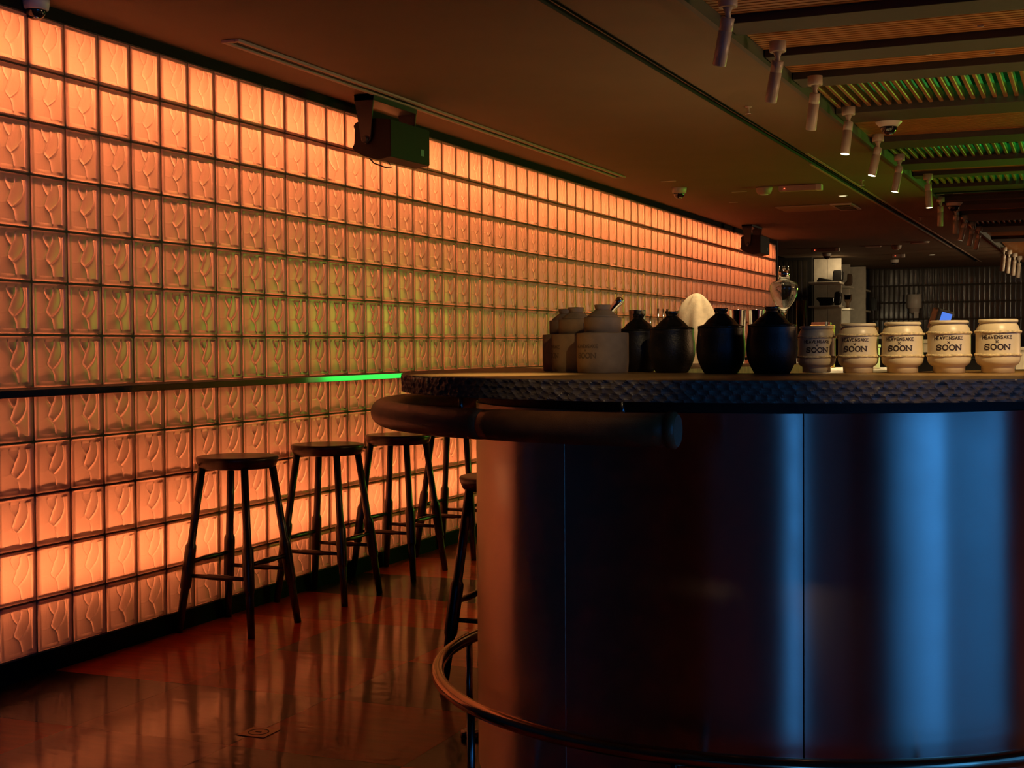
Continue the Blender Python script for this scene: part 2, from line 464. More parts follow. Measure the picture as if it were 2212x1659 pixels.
# cavity behind
bm = bm_new()
add_box(bm, (-.56, BY0 - .1, 0), (-.52, ye + .1, CEIL)); add_box(bm, (-.56, BY0 - .1, CEIL), (-.03, ye + .1, CEIL + .03))
add_box(bm, (-.56, BY0 - .1, 0), (-.05, BY0 - .06, CEIL)); add_box(bm, (-.56, ye + .02, 0), (-.05, ye + .06, CEIL))
add_box(bm, (-.56, BY0 - .1, -.02), (-.03, ye + .1, .02))
obj('light_cavity', bm, M_white, wall)
struct(obj('baseboard_left', box((-.05, BY0, 0), (.002, ye, BZ0 - .003), .001), M_base), 'black skirting under the glass blocks')
struct(obj('trim_1', box((-.05, BY0, ze + .002), (.004, ye, CEIL), 0), simple('trim_dark', (.011, .009, .006), .7, spec=.1)), 'dark trim between the glass blocks and the ceiling')
struct(obj('trim_2', box((-.06, ye + .003, 0), (.012, ye + .05, CEIL), 0), M_black), 'dark end post of the glass block wall')
# solid wall in front of the first block and past the last one
struct(obj('wall_left', box((-.6, -4.2, 0), (.0, BY0 - .003, CEIL)), simple('oxblood_paint', (.030, .007, .003), .6)), 'dark plain wall before the glass blocks')
struct(obj('wall_front', box((-.6, -4.5, 0), (8.6, -4.35, 3.1)), M_wall), 'dark wall behind the viewer')
struct(obj('wall_right', box((8.5, -4.5, 0), (8.65, 25.4, 3.1)), M_wall), 'dark wall on the far right')

# ------------------------------------------------------------------ ledge along the blocks
t = thing('wall_ledge', 'narrow metal-edged drinking ledge along the glass block wall', 'ledge', (0, 0, 0))
obj('shelf_board', box((.012, 3.2, 1.066), (.262, ye, 1.088), .001, 1), M_blackmetal, t)
obj('metal_edge', box((.262, 3.2, 1.064), (.270, ye, 1.090), .001, 1), M_chrome, t)

# ------------------------------------------------------------------ ceiling
def line_x(x0, x1, y, ya=5.0, yb=23.0): return x0 + (x1 - x0) * (y - ya) / (yb - ya)
SX = lambda y: line_x(2.235, 2.55, y)          # edge of the plaster ceiling
TXa = lambda y: line_x(1.735, 1.945, y)        # black slot, left side
TXb = lambda y: line_x(1.800, 2.010, y)
bm = bm_new()
def strip(fa, fb, y0, y1, z0, z1, bm):
    q = [(fa(y0), y0), (fb(y0), y0), (fb(y1), y1), (fa(y1), y1)]
    a = [bm.verts.new((x, y, z0)) for x, y in q]; b = [bm.verts.new((x, y, z1)) for x, y in q]
    bm.faces.new(a[::-1]); bm.faces.new(b)
    for i in range(4):
        j = (i+1) % 4; bm.faces.new((a[i], a[j], b[j], b[i]))
C0 = lambda y: -.6
strip(C0, TXa, -4.3, 25.3, CEIL, CEIL + .12, bm)
strip(TXb, SX, -4.3, 25.3, CEIL, CEIL + .12, bm)
strip(TXa, TXb, 23.6, 25.3, CEIL, CEIL + .12, bm)
ceil = struct(obj('ceiling', bm, M_ceil), 'brown plaster ceiling')
bm = bm_new(); strip(TXa, TXb, -4.3, 23.6, CEIL + .05, CEIL + .10, bm)
slot = obj('ceiling_slot', bm, M_ventb); tag(slot, 'long black recessed slot running down the plaster ceiling', 'ceiling slot')
bm = bm_new(); strip(lambda y: TXa(y) + .028, lambda y: TXa(y) + .036, -4.3, 23.6, CEIL + .005, CEIL + .05, bm)
obj('divider_rail', bm, M_blackmetal, slot)
bm = bm_new(); strip(TXa, lambda y: TXa(y) + .004, -4.3, 23.6, CEIL - .001, CEIL + .05, bm); strip(lambda y: TXb(y) - .004, TXb, -4.3, 23.6, CEIL - .001, CEIL + .05, bm)
obj('black_lining', bm, M_ventb, slot)
# two pale lining stretches seen beside the slot
bm = bm_new(); strip(lambda y: TXb(y) + .001, lambda y: TXb(y) + .022, 9.6, 23.6, CEIL - .004, CEIL, bm)
strip(lambda y: TXa(y) - .022, lambda y: TXa(y) - .001, 10.2, 20.0, CEIL - .004, CEIL, bm)
obj('edge_trim', bm, M_vent, slot)
# upper deck with beams, fluted wood and open slats
bm = box((2.0, -4.3, 3.0), (8.6, 25.3, 3.1)); deck = struct(obj('ceiling', bm, M_black), 'black deck above the wooden slats')
def XS(y): return SX(y) + .03
bm = bm_new(); strip(SX, lambda y: SX(y) + .025, -4.3, 25.3, CEIL - .02, 3.0, bm)
struct(obj('trim_3', bm, simple('soffit_edge_paint', (.06, .06, .045), .6)), 'upright edge of the plaster ceiling beside the wooden slats')
XE = 7.8
def beam(y0, y1, z0=CEIL, z1=CEIL + .11):
    x = XS((y0 + y1) / 2); obj('beam', box((x, y0, z0), (XE, y1, z1), .002, 1), M_beam, deck)
def fluted(y0, y1, z=CEIL + .035, pitch=.043, mt=None):
    x = XS((y0 + y1) / 2); bm = bm_new(); n = max(1, round((y1 - y0) / pitch)); p = (y1 - y0) / n
    for k in range(n):
        add_box(bm, (x, y0 + k*p + .006, z), (XE, y0 + (k+1)*p - .006, z + .03))
    add_box(bm, (x, y0, z + .022), (XE, y1, z + .04))
    obj('fluted_panel', bm, mt or M_wood, deck)
slat_me = {}
def slats(y0, y1, pitch, n, z=CEIL + .03):
    x = XS((y0 + y1) / 2) + .03
    k = round(y1 - y0, 2)
    if k not in slat_me:
        bm = box((-.0115, 0, 0), (.0115, y1 - y0, .050), .008, 3)
        me = bpy.data.meshes.new('slat'); bm.to_mesh(me); bm.free(); me.materials.append(M_woody); slat_me[k] = me
    for q in range(n):
        obj('slat', slat_me[k], None, deck, (x + q*pitch, y0, z))
beam(4.55, 4.75); fluted(4.75, 5.62)
beam(5.62, 5.84); fluted(5.84, 6.34)
beam(6.34, 6.58); fluted(6.58, 6.93)
beam(6.93, 7.16); slats(7.16, 8.06, .0556, 34)
beam(8.06, 8.42); fluted(8.42, 9.30)
beam(9.30, 9.66); slats(9.66, 10.52, .0556, 28)
beam(10.52, 10.90); fluted(10.90, 11.46)
beam(11.30, 11.50); slats(11.50, 12.24, .0556, 24)
beam(12.24, 12.60); fluted(12.75, 13.35, mt=M_beam)
beam(13.35, 13.50); fluted(13.50, 13.85); beam(13.85, 14.35); fluted(14.35, 14.85); beam(14.85, 15.8)
slats(15.8, 16.6, .0556, 20); beam(16.6, 17.4); fluted(17.4, 18.6); beam(18.6, 19.2); fluted(19.2, 24.8)
obj('metal_strip', box((XS(12.7), 12.66, CEIL - .01), (XE, 12.70, CEIL + .01)), M_chrome, deck)
# small triangular clips below the wood
for (x, y, z) in ((3.23, 6.20, 2.56), (2.97, 6.70, 2.56), (3.24, 6.76, 2.555)):
    bm = prism([(-.014, 0), (.012, .006), (.012, -.006)], -.008, 0)
    o = obj('slat_clip', bm, M_camw, deck, (x, y, z))

# ------------------------------------------------------------------ spot lamps
def spot_fixture(x, y, lean, away, state, label, scale=1.0, rz=0, z=CEIL):
    t = thing('spot_lamp', label, 'spot lamp', (x, y, z), 0, 'cylindrical ceiling spot lamps')
    obj('base_plate', lathe([(.034, -.045), (.036, -.040), (.036, 0)], 24), M_fix, t)
    obj('neck', tube([(0, 0, -.045), (0, 0, -.066), (.002, 0, -.095)], [.020, .011, .011], 12), M_fix, t)
    body = obj('lamp_body', lathe([(.0235, -.175), (.0255, -.172), (.0255, -.0465), (.0247, -.046), (.0247, -.044), (.0255, -.0435), (.0255, .002), (.023, .004)], 28), M_fix, t, (0, 0, -.085), (away, lean, 0))
    lens = obj('lens', lathe([(.0232, -.1758), (.0225, -.1745)], 24), {'on': M_lamp, 'dim': M_lampdim, 'off': M_lampoff, 'away': M_lampoff}[state], body)
    if state in ('on', 'away'):
        l = bpy.data.lights.new('spot_bulb', 'SPOT'); l.energy = 70; l.color = (1.0, .72, .38); l.spot_size = math.radians(62); l.spot_blend = .6; l.shadow_soft_size = .02
        lo = bpy.data.objects.new('spot_bulb', l); COL.objects.link(lo); lo.parent = body; lo.location = (0, 0, -.182)
    t.scale = (scale,) * 3
    return t
fx = lambda y: line_x(2.405, 2.49, y, 5, 17)
spot_fixture(fx(5.16), 5.16, .27, .26, 'off', 'cream spot lamp nearest the camera, cut by the top of the picture')
spot_fixture(fx(6.03), 6.03, .24, .26, 'away', 'cream spot lamp leaning away, second from the top of the row')
spot_fixture(fx(6.88), 6.88, .17, .24, 'away', 'cream spot lamp beside the first open slats, third of the row')
spot_fixture(fx(7.85), 7.85, .09, -.12, 'on', 'lit cream spot lamp just in front of the dome camera on the slats')
spot_fixture(fx(8.95), 8.95, .20, -.12, 'on', 'lit cream spot lamp hanging right below the dome camera on the slats')
spot_fixture(fx(9.95), 9.95, .17, -.08, 'on', 'lit cream spot lamp at the left end of the green slats')
spot_fixture(2.50, 11.2, -.06, -.06, 'on', 'lit cream spot lamp hanging straight down between the two bands of green slats')
spot_fixture(2.42, 13.0, .02, .16, 'off', 'spot lamp with a green lit side')
spot_fixture(2.47, 13.95, .03, .16, 'off', 'spot lamp with a pinkish side next to the small dome camera')
spot_fixture(2.47, 14.95, .24, .06, 'dim', 'small spot lamp with a faintly glowing tip')
spot_fixture(2.48, 15.8, .17, .16, 'off', 'small unlit spot lamp, middle of the three leaning together')
spot_fixture(2.50, 16.5, .22, .16, 'off', 'small unlit spot lamp at the far end of the three leaning together')
for k, (x, y) in enumerate(((2.56, 20.2), (2.59, 20.9), (2.63, 21.6), (2.66, 22.4))):
    spot_fixture(x, y, .10, .12, 'off', ('pale brightly lit spot lamp, first of the far group of four', 'pale spot lamp, second of the far group of four', 'grey spot lamp, third of the far group of four', 'grey spot lamp, last and dimmest of the far group of four')[k], 1.25)
# lamps over the bar, above the picture
def bar_lamp(x, y, aim, watts, size, label):
    t = spot_fixture(x, y, 0, 0, 'off', label)
    l = bpy.data.lights.new('bar_bulb', 'SPOT'); l.energy = watts; l.color = (1.0, .69, .33); l.spot_size = math.radians(size); l.spot_blend = .9; l.shadow_soft_size = .03
    o = bpy.data.objects.new('bar_bulb', l); COL.objects.link(o); o.location = (x, y, CEIL - .29); look(o, Vector(aim) - o.location)
bar_lamp(3.95, 2.70, (3.36, 3.62, 1.2), 95, 26, 'cream spot lamp above the cream jars, outside the picture')
bar_lamp(3.60, 1.95, (2.36, 3.70, 1.2), 24, 17, 'cream spot lamp shining on the clay pots, outside the picture')
bar_lamp(2.40, 2.95, (2.22, 3.36, 1.156), 95, 24, 'cream spot lamp above the front left of the bar, outside the picture')
bar_lamp(2.20, 3.92, (2.04, 4.45, 1.156), 60, 16, 'cream spot lamp above the far left of the bar, outside the picture')
bar_lamp(2.65, 2.25, (2.62, 3.08, 1.156), 13, 28, 'added cream spot lamp warming the carved rim, above the middle of the bar front, outside the picture')  # this and the next are added to brighten and warm the carved rim
bar_lamp(3.40, 2.30, (3.32, 3.14, 1.156), 20, 28, 'added cream spot lamp warming the carved rim, above the right of the bar front, outside the picture')
for k, (x, y) in enumerate(((4.3, 6.3), (4.3, 7.3))):  # added pair: their bounce off the worktop lifts the ceiling and its lamps
    bar_lamp(x, y, (x - .6, y + .2, 1.1), 85, 75, ('cream spot lamp over the right of the work counter', 'cream spot lamp over the far right of the work counter')[k])

# ------------------------------------------------------------------ the bar
CX, CY = 2.843, 3.98
THL, THR, EXL, EXR = 170, 325, 1.35, 1.0
def path(r, step=.02, e0=1.0, e1=1.0, th1=None):
    """left run (back to front), the round end, right run"""
    P = []; Nn = []
    nl = Vector((math.cos(math.radians(THL)), math.sin(math.radians(THL)))); tl = Vector((nl.y, -nl.x))
    n = max(2, int(EXL*e0/step))
    for k in range(n):
        t = EXL*e0*(1 - k/n); P.append(Vector((CX, CY)) + nl*r + tl*t); Nn.append(nl)
    a1 = THR if th1 is None else th1
    n = max(8, int(math.radians(a1 - THL)*r/step))
    for k in range(n + 1):
        th = math.radians(THL + (a1 - THL)*k/n); q = Vector((math.cos(th), math.sin(th))); P.append(Vector((CX, CY)) + q*r); Nn.append(q)
    if th1 is None:
        nr = Vector((math.cos(math.radians(THR)), math.sin(math.radians(THR)))); tr = Vector((-nr.y, nr.x))
        n = max(2, int(EXR*e1/step))
        for k in range(1, n + 1):
            P.append(Vector((CX, CY)) + nr*r + tr*EXR*e1*k/n); Nn.append(nr)
    return P, Nn

HT, TK = 1.156, .048
# countertop: carved rim of hand-cut scoops
step = .0042
CX += .034          # the top sits a little off the base's centre
P, Nn = path(1.110, step)
L = len(P); zr = np.linspace(HT - .001, HT - TK, 14)
s = np.arange(L) * step
cw, ch = .0265, .0125
def scoops(sv, zv):
    best = np.full(sv.shape, 9.0); best2 = np.full(sv.shape, 9.0); rnd = np.zeros(sv.shape)
    row = np.round(zv / ch)
    for dr in (-1, 0, 1):
        rr = row + dr
        off = np.where(np.mod(rr, 2) == 0, 0, .5)
        colm = np.round(sv / cw - off)
        for dc in (-1, 0, 1):
            cc = colm + dc
            h1 = np.mod(np.sin(cc*12.9898 + rr*78.233)*43758.5453, 1); h2 = np.mod(np.sin(cc*39.346 + rr*11.135)*24634.6345, 1)
            px = (cc + off + (h1 - .5)*.42) * cw; pz = (rr + (h2 - .5)*.45) * ch
            d = np.hypot((sv - px) / cw * 1.0, (zv - pz) / ch * .72)
            new = d < best
            best2 = np.where(new, best, np.minimum(best2, d)); rnd = np.where(new, h1, rnd); best = np.where(new, d, best)
    return -.0058 * np.clip(1 - (best/.62)**2, 0, 1) * (.55 + .6*rnd)
SV, ZV = np.meshgrid(s, zr, indexing='ij')
DD = scoops(SV, HT - ZV)
bm = bm_new(); inner_r = .40
Pi, _ = path(inner_r, step)
# resample the inner path to the same count
def resample(Q, n):
    a = np.array([(p.x, p.y) for p in Q]); d = np.r_[0, np.cumsum(np.hypot(*np.diff(a, axis=0).T))]
    u = np.linspace(0, d[-1], n); return [Vector((np.interp(x, d, a[:, 0]), np.interp(x, d, a[:, 1]))) for x in u]
nl = int(EXL/step)
def inner_pt(i):
    q = P[i] - Nn[i] * (1.110 - inner_r); return q
verts = []; faces = []
nz_ = len(zr)
for i in range(L):
    for j in range(nz_):
        q = P[i] + Nn[i]*float(DD[i, j]); verts.append((q.x, q.y, float(zr[j])))
for i in range(L - 1):
    for j in range(nz_ - 1):
        faces.append((i*nz_ + j, (i+1)*nz_ + j, (i+1)*nz_ + j + 1, i*nz_ + j + 1))
b0 = len(verts)
for i in range(L):
    q = P[i] - Nn[i]*.012; verts.append((q.x, q.y, HT))
    q = inner_pt(i); verts.append((q.x, q.y, HT)); verts.append((q.x, q.y, HT - TK))
for i in range(L - 1):
    a, c = b0 + 3*i, b0 + 3*(i+1)
    faces.append((i*nz_, a, c, (i+1)*nz_))
    faces.append((a, a + 1, c + 1, c)); faces.append((a + 1, a + 2, c + 2, c + 1))
    faces.append((i*nz_ + nz_ - 1, (i+1)*nz_ + nz_ - 1, c + 2, a + 2))
for i in (0, L - 1):
    faces.append([i*nz_ + j for j in range(nz_)] + [b0 + 3*i + 2, b0 + 3*i + 1, b0 + 3*i])
me = mesh_from('bar_countertop', verts, faces, M_oaktop, False)
me.materials.append(M_rim); me.polygons.foreach_set('material_index', [1 if k < (L-1)*(nz_-1) else 0 for k in range(len(me.polygons))])
bmx = bm_new(); bmx.from_mesh(me); bmesh.ops.recalc_face_normals(bmx, faces=bmx.faces[:]); bmx.to_mesh(me); bmx.free()
top = obj('bar_countertop', me); CX -= .034
tag(top, 'thick wooden countertop of the rounded bar with a carved scalloped rim', 'countertop')

# base: dark core, neck and curved metal sheets
base = thing('bar_counter', 'rounded bar base clad in curved dark metal sheets reflecting blue and orange', 'bar', (CX, CY, 0))
def wallstrip(r, z0, z1, th0, th1, thick, pre=0, post=0, n=60):
    pts = []
    nl_ = lambda a: Vector((math.cos(math.radians(a)), math.sin(math.radians(a))))
    if pre: pts.append((nl_(th0)*r + Vector((nl_(th0).y, -nl_(th0).x))*pre, nl_(th0)))
    for k in range(n + 1):
        a = th0 + (th1 - th0)*k/n; pts.append((nl_(a)*r, nl_(a)))
    if post: pts.append((nl_(th1)*r + Vector((-nl_(th1).y, nl_(th1).x))*post, nl_(th1)))
    bm = bm_new(); rows = []
    for p, nn in pts:
        q = p - nn*thick
        rows.append([bm.verts.new((p.x, p.y, z0)), bm.verts.new((p.x, p.y, z1)), bm.verts.new((q.x, q.y, z1)), bm.verts.new((q.x, q.y, z0))])
    for a, b in zip(rows, rows[1:]):
        for k in range(4):
            bm.faces.new((a[k], b[k], b[(k+1) % 4], a[(k+1) % 4]))
    bm.faces.new(rows[0]); bm.faces.new(rows[-1][::-1])
    bmesh.ops.recalc_face_normals(bm, faces=bm.faces[:])
    bmesh.ops.delete(bm, geom=[f for f in bm.faces if abs(f.normal.z) < .01 and (f.calc_center_median().xy.length > r - thick*.25) and len(f.verts) == 4 and f.calc_area() > 1e-6 and min(v.co.xy.length for v in f.verts) > r - thick*.5], context='FACES_ONLY')
    out = [[bm.verts.new((p.x, p.y, z0 + (z1 - z0)*k/6)) for k in range(7)] for p, nn in pts]
    for a, b in zip(out, out[1:]):
        for k in range(6):
            f = bm.faces.new((a[k], b[k], b[k+1], a[k+1])); f.smooth = True
    return bm
RB = .8685
obj('core', wallstrip(RB - .016, .0, HT - TK, THL, THR, .40, EXL, EXR), M_blackmetal, base)
obj('kick_plinth', wallstrip(RB - .010, .0, .06, THL, THR, .02, EXL, EXR), M_blackmetal, base)
gap = .16
for (a, b, pre, post) in ((THL, 245.0, EXL, 0), (245.0, 284.9, 0, 0), (284.9, THR, 0, EXR)):
    obj('metal_panel', wallstrip(RB, .06, 1.074, a + (0 if pre else gap), b - (0 if post else gap*.3), .014, pre, post, 90), M_metal, base)
obj('joint_strip', wallstrip(RB - .002, .06, 1.072, 244.95, 245.19, .01, 0, 0, 3), M_seam, base)
obj('neck_band', wallstrip(RB - .006, 1.076, HT - TK, THL, THR, .012, EXL, EXR), simple('dark_neck', (.030, .016, .010), .6), base)

# padded arm rail
arm = thing('arm_rail', 'padded brown leather arm rail curving round the bar end', 'arm rail', (0, 0, 0))
RA, ZA, TA = 1.128, 1.050, .0362
P, Nn = path(RA, .03, .55, 1, 269.9)
pts = [(p.x, p.y, ZA) for p in P]
bm = tube(pts, TA, 24, False)
seamk = [k for k, p in enumerate(P) if math.degrees(math.atan2(p.y - CY, p.x - CX)) % 360 > 243.8][0]
# split at the stitched joint
obj('leather_sleeve', tube(pts[:seamk + 1], [TA]*(seamk) + [TA - .0015], 24), M_leather, arm)
obj('leather_sleeve', tube(pts[seamk:], [TA - .0015] + [TA]*(len(pts) - seamk - 1), 24), M_leather, arm)
bm.free()
e = Vector((P[-1].x, P[-1].y, ZA)); tt = Vector((-Nn[-1].y, Nn[-1].x, 0))
obj('end_cap', tube([e - tt*.004, e - tt*.003, e + tt*.012, e + tt*.018], [TA*1.0, TA*1.10, TA*1.10, TA*.93], 24), M_leather, arm)
for a in (238.5, 263.8):
    q = Vector((math.cos(math.radians(a)), math.sin(math.radians(a))))
    x, y = CX + q.x*(RA - .03), CY + q.y*(RA - .03)
    obj('bracket', tube([(x, y, ZA + .02), (x, y, HT - TK - .0005)], .0055, 10), M_steel, arm)
for a in (210,):
    q = Vector((math.cos(math.radians(a)), math.sin(math.radians(a)))); p0 = Vector((CX, CY))
    a_ = p0 + q*(RA); b_ = p0 + q*(RB + .01)
    obj('bracket', tube([(a_.x, a_.y, ZA - .02), (a_.x*.5 + b_.x*.5, a_.y*.5 + b_.y*.5, ZA - .03), (b_.x, b_.y, ZA - .03)], .008, 10), M_steel, arm)

# foot rail on posts
fr = thing('foot_rail', 'bronze tube foot rail on posts round the foot of the bar', 'foot rail', (0, 0, 0))
RF, ZF, TF = .984, .312, .0185
P, Nn = path(RF, .03)
obj('rail_tube', tube([(p.x, p.y, ZF) for p in P], TF, 18), M_copper, fr)
for a in (179.5, 229.5, 268, 305):
    q = Vector((math.cos(math.radians(a)), math.sin(math.radians(a)))); x, y = CX + q.x*RF, CY + q.y*RF
    po = obj('post', tube([(x, y, .0), (x, y, ZF - .008)], .0105, 14), M_steel, fr)
    obj('flange', lathe([(.030, 0), (.030, .018), (.027, .022), (.012, .022)], 24, (x, y, .0)), M_steel, po)

# ------------------------------------------------------------------ stools
def make_stool():
    t = thing('bar_stool', 'x', 'stool', (0, 0, 0), 0, 'round dark wooden bar stools')
    H = .757
    obj('seat', lathe([(.150, -.052), (.166, -.046), (.176, -.022), (.179, -.010), (.177, -.003), (.170, 0), (.10, -.004), (0.001, -.005)], 48, (0, 0, H)), M_stool, t)
    top_, foot = .108, .184
    def at(z):
        k = 1 - z / (H - .045); return top_ + (foot - top_)*k
    for sx in (-1, 1):
        for sy in (-1, 1):
            zs = [(0, .0155), (.17, .0185), (.186, .0185), (.192, .0225), (.198, .0240), (.36, .0250), (.374, .0240), (.386, .0175), (.50, .0170), (H - .046, .0165)]
            obj('leg', tube([(sx*at(z), sy*at(z)*1.02, z) for z, r in zs], [r for z, r in zs], 16), M_stool, t)
    def spindle(a, b):
        a, b = Vector(a), Vector(b); pr = [(0, .0085), (.30, .0095), (.36, .0125), (.64, .0125), (.70, .0095), (1, .0085)]
        obj('stretcher', tube([a.lerp(b, k) for k, r in pr], [r for k, r in pr], 12), M_stool, t)
    for s_ in (-1, 1):
        z = .245; spindle((-at(z), s_*at(z), z), (at(z), s_*at(z), z))
        z = .305; spindle((s_*at(z), -at(z), z), (s_*at(z), at(z), z))
    return t
st = make_stool(); st.location = (.203, 5.200, 0)
st['label'] = 'dark round bar stool standing nearest the camera along the glass wall'
for (x, y, rz, lab) in ((.207, 5.978, .03, 'dark round bar stool, second from the left along the glass wall'),
                        (.200, 6.750, -.02, 'dark round bar stool, third from the left along the glass wall'),
                        (.204, 7.495, .02, 'dark bar stool farthest along the glass wall, its seat behind the arm rail'),
                        (1.69, 4.72, .04, 'dark bar stool drawn up to the bar, half hidden behind its metal base')):
    dup(st, (x, y, 0), rz, lab)

# ------------------------------------------------------------------ lettering (strokes bent round a jar)
GL = {
 'H': [[(0,0),(0,1)],[(1,0),(1,1)],[(0,.52),(1,.52)]],
 'E': [[(.95,1),(0,1),(0,0),(.95,0)],[(0,.52),(.75,.52)]],
 'A': [[(0,0),(.5,1),(1,0)],[(.2,.36),(.8,.36)]],
 'V': [[(0,1),(.5,0),(1,1)]],
 'N': [[(0,0),(0,1),(1,0),(1,1)]],
 'K': [[(0,0),(0,1)],[(.95,1),(0,.42)],[(.28,.6),(1,0)]],
 'X': [[(0,0),(1,1)],[(0,1),(1,0)]],
 'S': [[(.95,.82),(.80,.96),(.5,1),(.18,.94),(.04,.76),(.15,.58),(.5,.51),(.85,.42),(.97,.24),(.82,.06),(.5,0),(.18,.04),(.03,.20)]],
 'O': [[(.5+.5*math.cos(2*PI*k/18), .5+.5*math.sin(2*PI*k/18)) for k in range(19)]],
}
SERIF = {'S': [[(.97,.66),(.97,.98)],[(.02,.02),(.02,.36)]], 'O': [], 'N': [[(-.18,0),(.2,0)],[(-.2,1),(.12,1)],[(.80,1),(1.2,1)]]}
def text_strokes(word, h, wl, gapk, thick, serif=False):
    out = []; n = len(word); total = n*wl + (n-1)*gapk; x = -total/2
    for ch_ in word:
        for pl in GL[ch_] + (SERIF.get(ch_, []) if serif else []):
            out.append(([(x + a*wl, b*h) for a, b in pl], thick if not (serif and pl in SERIF.get(ch_, [])) else thick*.7))
        x += wl + gapk
    return out
def lettering(parts, R, name, mt, parent, rz=0, lift=.0006):
    bm = bm_new()
    for strokes, z0 in parts:
        for pl, th in strokes:
            # densify
            q = []
            for a, b in zip(pl, pl[1:]):
                k = max(1, int(math.hypot(b[0]-a[0], b[1]-a[1]) / .0025))
                q += [(a[0] + (b[0]-a[0])*i/k, a[1] + (b[1]-a[1])*i/k) for i in range(k)]
            q.append(pl[-1])
            def mp(x, z, e):
                an = -PI/2 + x/R; return ((R + e)*math.cos(an), (R + e)*math.sin(an), z0 + z)
            prev = None
            for i, (x, z) in enumerate(q):
                a = q[max(i-1, 0)]; b = q[min(i+1, len(q)-1)]
                d = Vector((b[0]-a[0], b[1]-a[1])).normalized(); nx, nz = -d.y*th/2, d.x*th/2
                ex = d*th*.35 if i == len(q)-1 else (-d*th*.35 if i == 0 else Vector((0, 0)))
                l = bm.verts.new(mp(x + nx + ex.x, z + nz + ex.y, lift)); r = bm.verts.new(mp(x - nx + ex.x, z - nz + ex.y, lift))
                if prev: bm.faces.new((prev[0], l, r, prev[1]))
                prev = (l, r)
    o = obj(name, bm, mt, parent, rot=(0, 0, rz))
    return o
def sake_text(R, z_mid, parent, mt, rz=0, k=1.0):
    h1 = text_strokes('HEAVENSAKE', .0088*k, .0056*k, .0025*k, .0019*k)
    h2 = text_strokes('X', .0056*k, .0056*k, 0, .0019*k)
    h3 = text_strokes('SOON', .0140*k, .0132*k, .0042*k, .0034*k, True)
    return lettering([(h1, z_mid + .0135*k), (h2, z_mid + .0030*k), (h3, z_mid - .0150*k)], R, 'lettering', mt, parent, rz)

# ------------------------------------------------------------------ cream jars
def face_cam(x, y): return math.atan2(0 - y, 3.661 - x) + PI/2     # turn local -Y to the camera
def cream_jar(x, y, sc, turn, label):
    t = thing('sake_jar', label, 'jar', (x, y, HT), face_cam(x, y) + turn, 'cream stoneware jars on the bar')
    prof = [(.034, 0), (.0378, .001), (.0380, .0155), (.0400, .0175), (.0455, .0205), (.0492, .0260), (.0512, .0330), (.0514, .043), (.0510, .047),
            (.0505, .052), (.0505, .090), (.0505, .096), (.0495, .101), (.0475, .108), (.0440, .115), (.0412, .1185), (.0408, .1205)]
    obj('jar_body', lathe(prof, 56), M_cream, t)
    obj('rim', lathe([(.0405, .1195), (.0445, .1200), (.0458, .1228), (.0452, .1262), (.0420, .1280), (.030, .1278), (.001, .1276)], 56), M_cream, t)
    for z in (.0430, .0975):
        bm = bm_new(); n, m_ = 96, 10; rr = []
        for k in range(n):
            a = 2*PI*k/n; row = []
            for q in range(m_):
                b = 2*PI*q/m_; ra = .0030*(1 + .16*math.sin(k*2.1 + q) + .12*math.sin(k*5.3 + 2*q))
                row.append(bm.verts.new(((0.0512 + ra*math.cos(b))*math.cos(a), (0.0512 + ra*math.cos(b))*math.sin(a), z + ra*1.05*math.sin(b) + .0006*math.sin(a*3 + z*99))))
            rr.append(row)
        for k in range(n):
            for q in range(m_):
                f = bm.faces.new((rr[k][q], rr[(k+1) % n][q], rr[(k+1) % n][(q+1) % m_], rr[k][(q+1) % m_])); f.smooth = True
        obj('rope_band', bm, M_rope, t)
    sake_text(.0505, .0693, t, M_ink, 0, .885)
    t.scale = (sc,)*3
    return t
cream_jar(3.004, 3.655, .945, .02, 'cream jar with dark lettering, leftmost of the cream row beside a black jar')
cream_jar(3.114, 3.628, .985, -.17, 'cream jar with dark lettering, second of the cream row from the black jars')
cream_jar(3.224, 3.624, 1.0, -.15, 'cream jar with dark lettering, middle of the cream row')
cream_jar(3.336, 3.626, 1.02, -.02, 'cream jar with dark lettering in front of the blue screen')
cream_jar(3.450, 3.640, 1.035, -.04, 'cream jar with dark lettering, rightmost and brightest of the cream row')

# ------------------------------------------------------------------ black jars
def black_jar(x, y, sc, label):
    t = thing('black_jar', label, 'jar', (x, y, HT), random.uniform(0, 6), 'black lidded stoneware jars on the bar')
    prof = [(.040, 0), (.0435, .001), (.049, .010), (.0575, .028), (.0622, .046), (.0638, .062), (.0625, .082), (.0600, .100), (.0590, .112), (.0600, .1165), (.0590, .119)]
    obj('jar_body', lathe(prof, 56), M_dark, t)
    lid = obj('lid', lathe([(.0575, .1190), (.0605, .1195), (.0600, .1220), (.045, .1262), (.0415, .1300), (.034, .1385), (.022, .1480), (.0165, .1525), (.0152, .1545)], 48), M_darklid, t)
    bm = bm_new(); n = 28; rings = []
    for r, z in ((.0150, .1540), (.0152, .1575), (.0175, .1615), (.0188, .1655), (.0178, .1680), (.012, .1672), (.001, .1665)):
        rings.append([bm.verts.new((r*(1 + .04*math.sin(3*2*PI*k/n + z*60))*math.cos(2*PI*k/n), r*math.sin(2*PI*k/n), z + .0008*math.sin(2*2*PI*k/n))) for k in range(n)])
    for a, b in zip(rings, rings[1:]):
        for k in range(n):
            f = bm.faces.new((a[k], a[(k+1) % n], b[(k+1) % n], b[k])); f.smooth = True
    obj('knob', bm, M_darklid, lid)
    t.scale = (sc,)*3
black_jar(2.497, 3.735, .96, 'black lidded jar farthest left, beside the unglazed clay pots')
black_jar(2.625, 3.625, .98, 'black lidded jar, second from the clay pots, in front of the linen cloth')
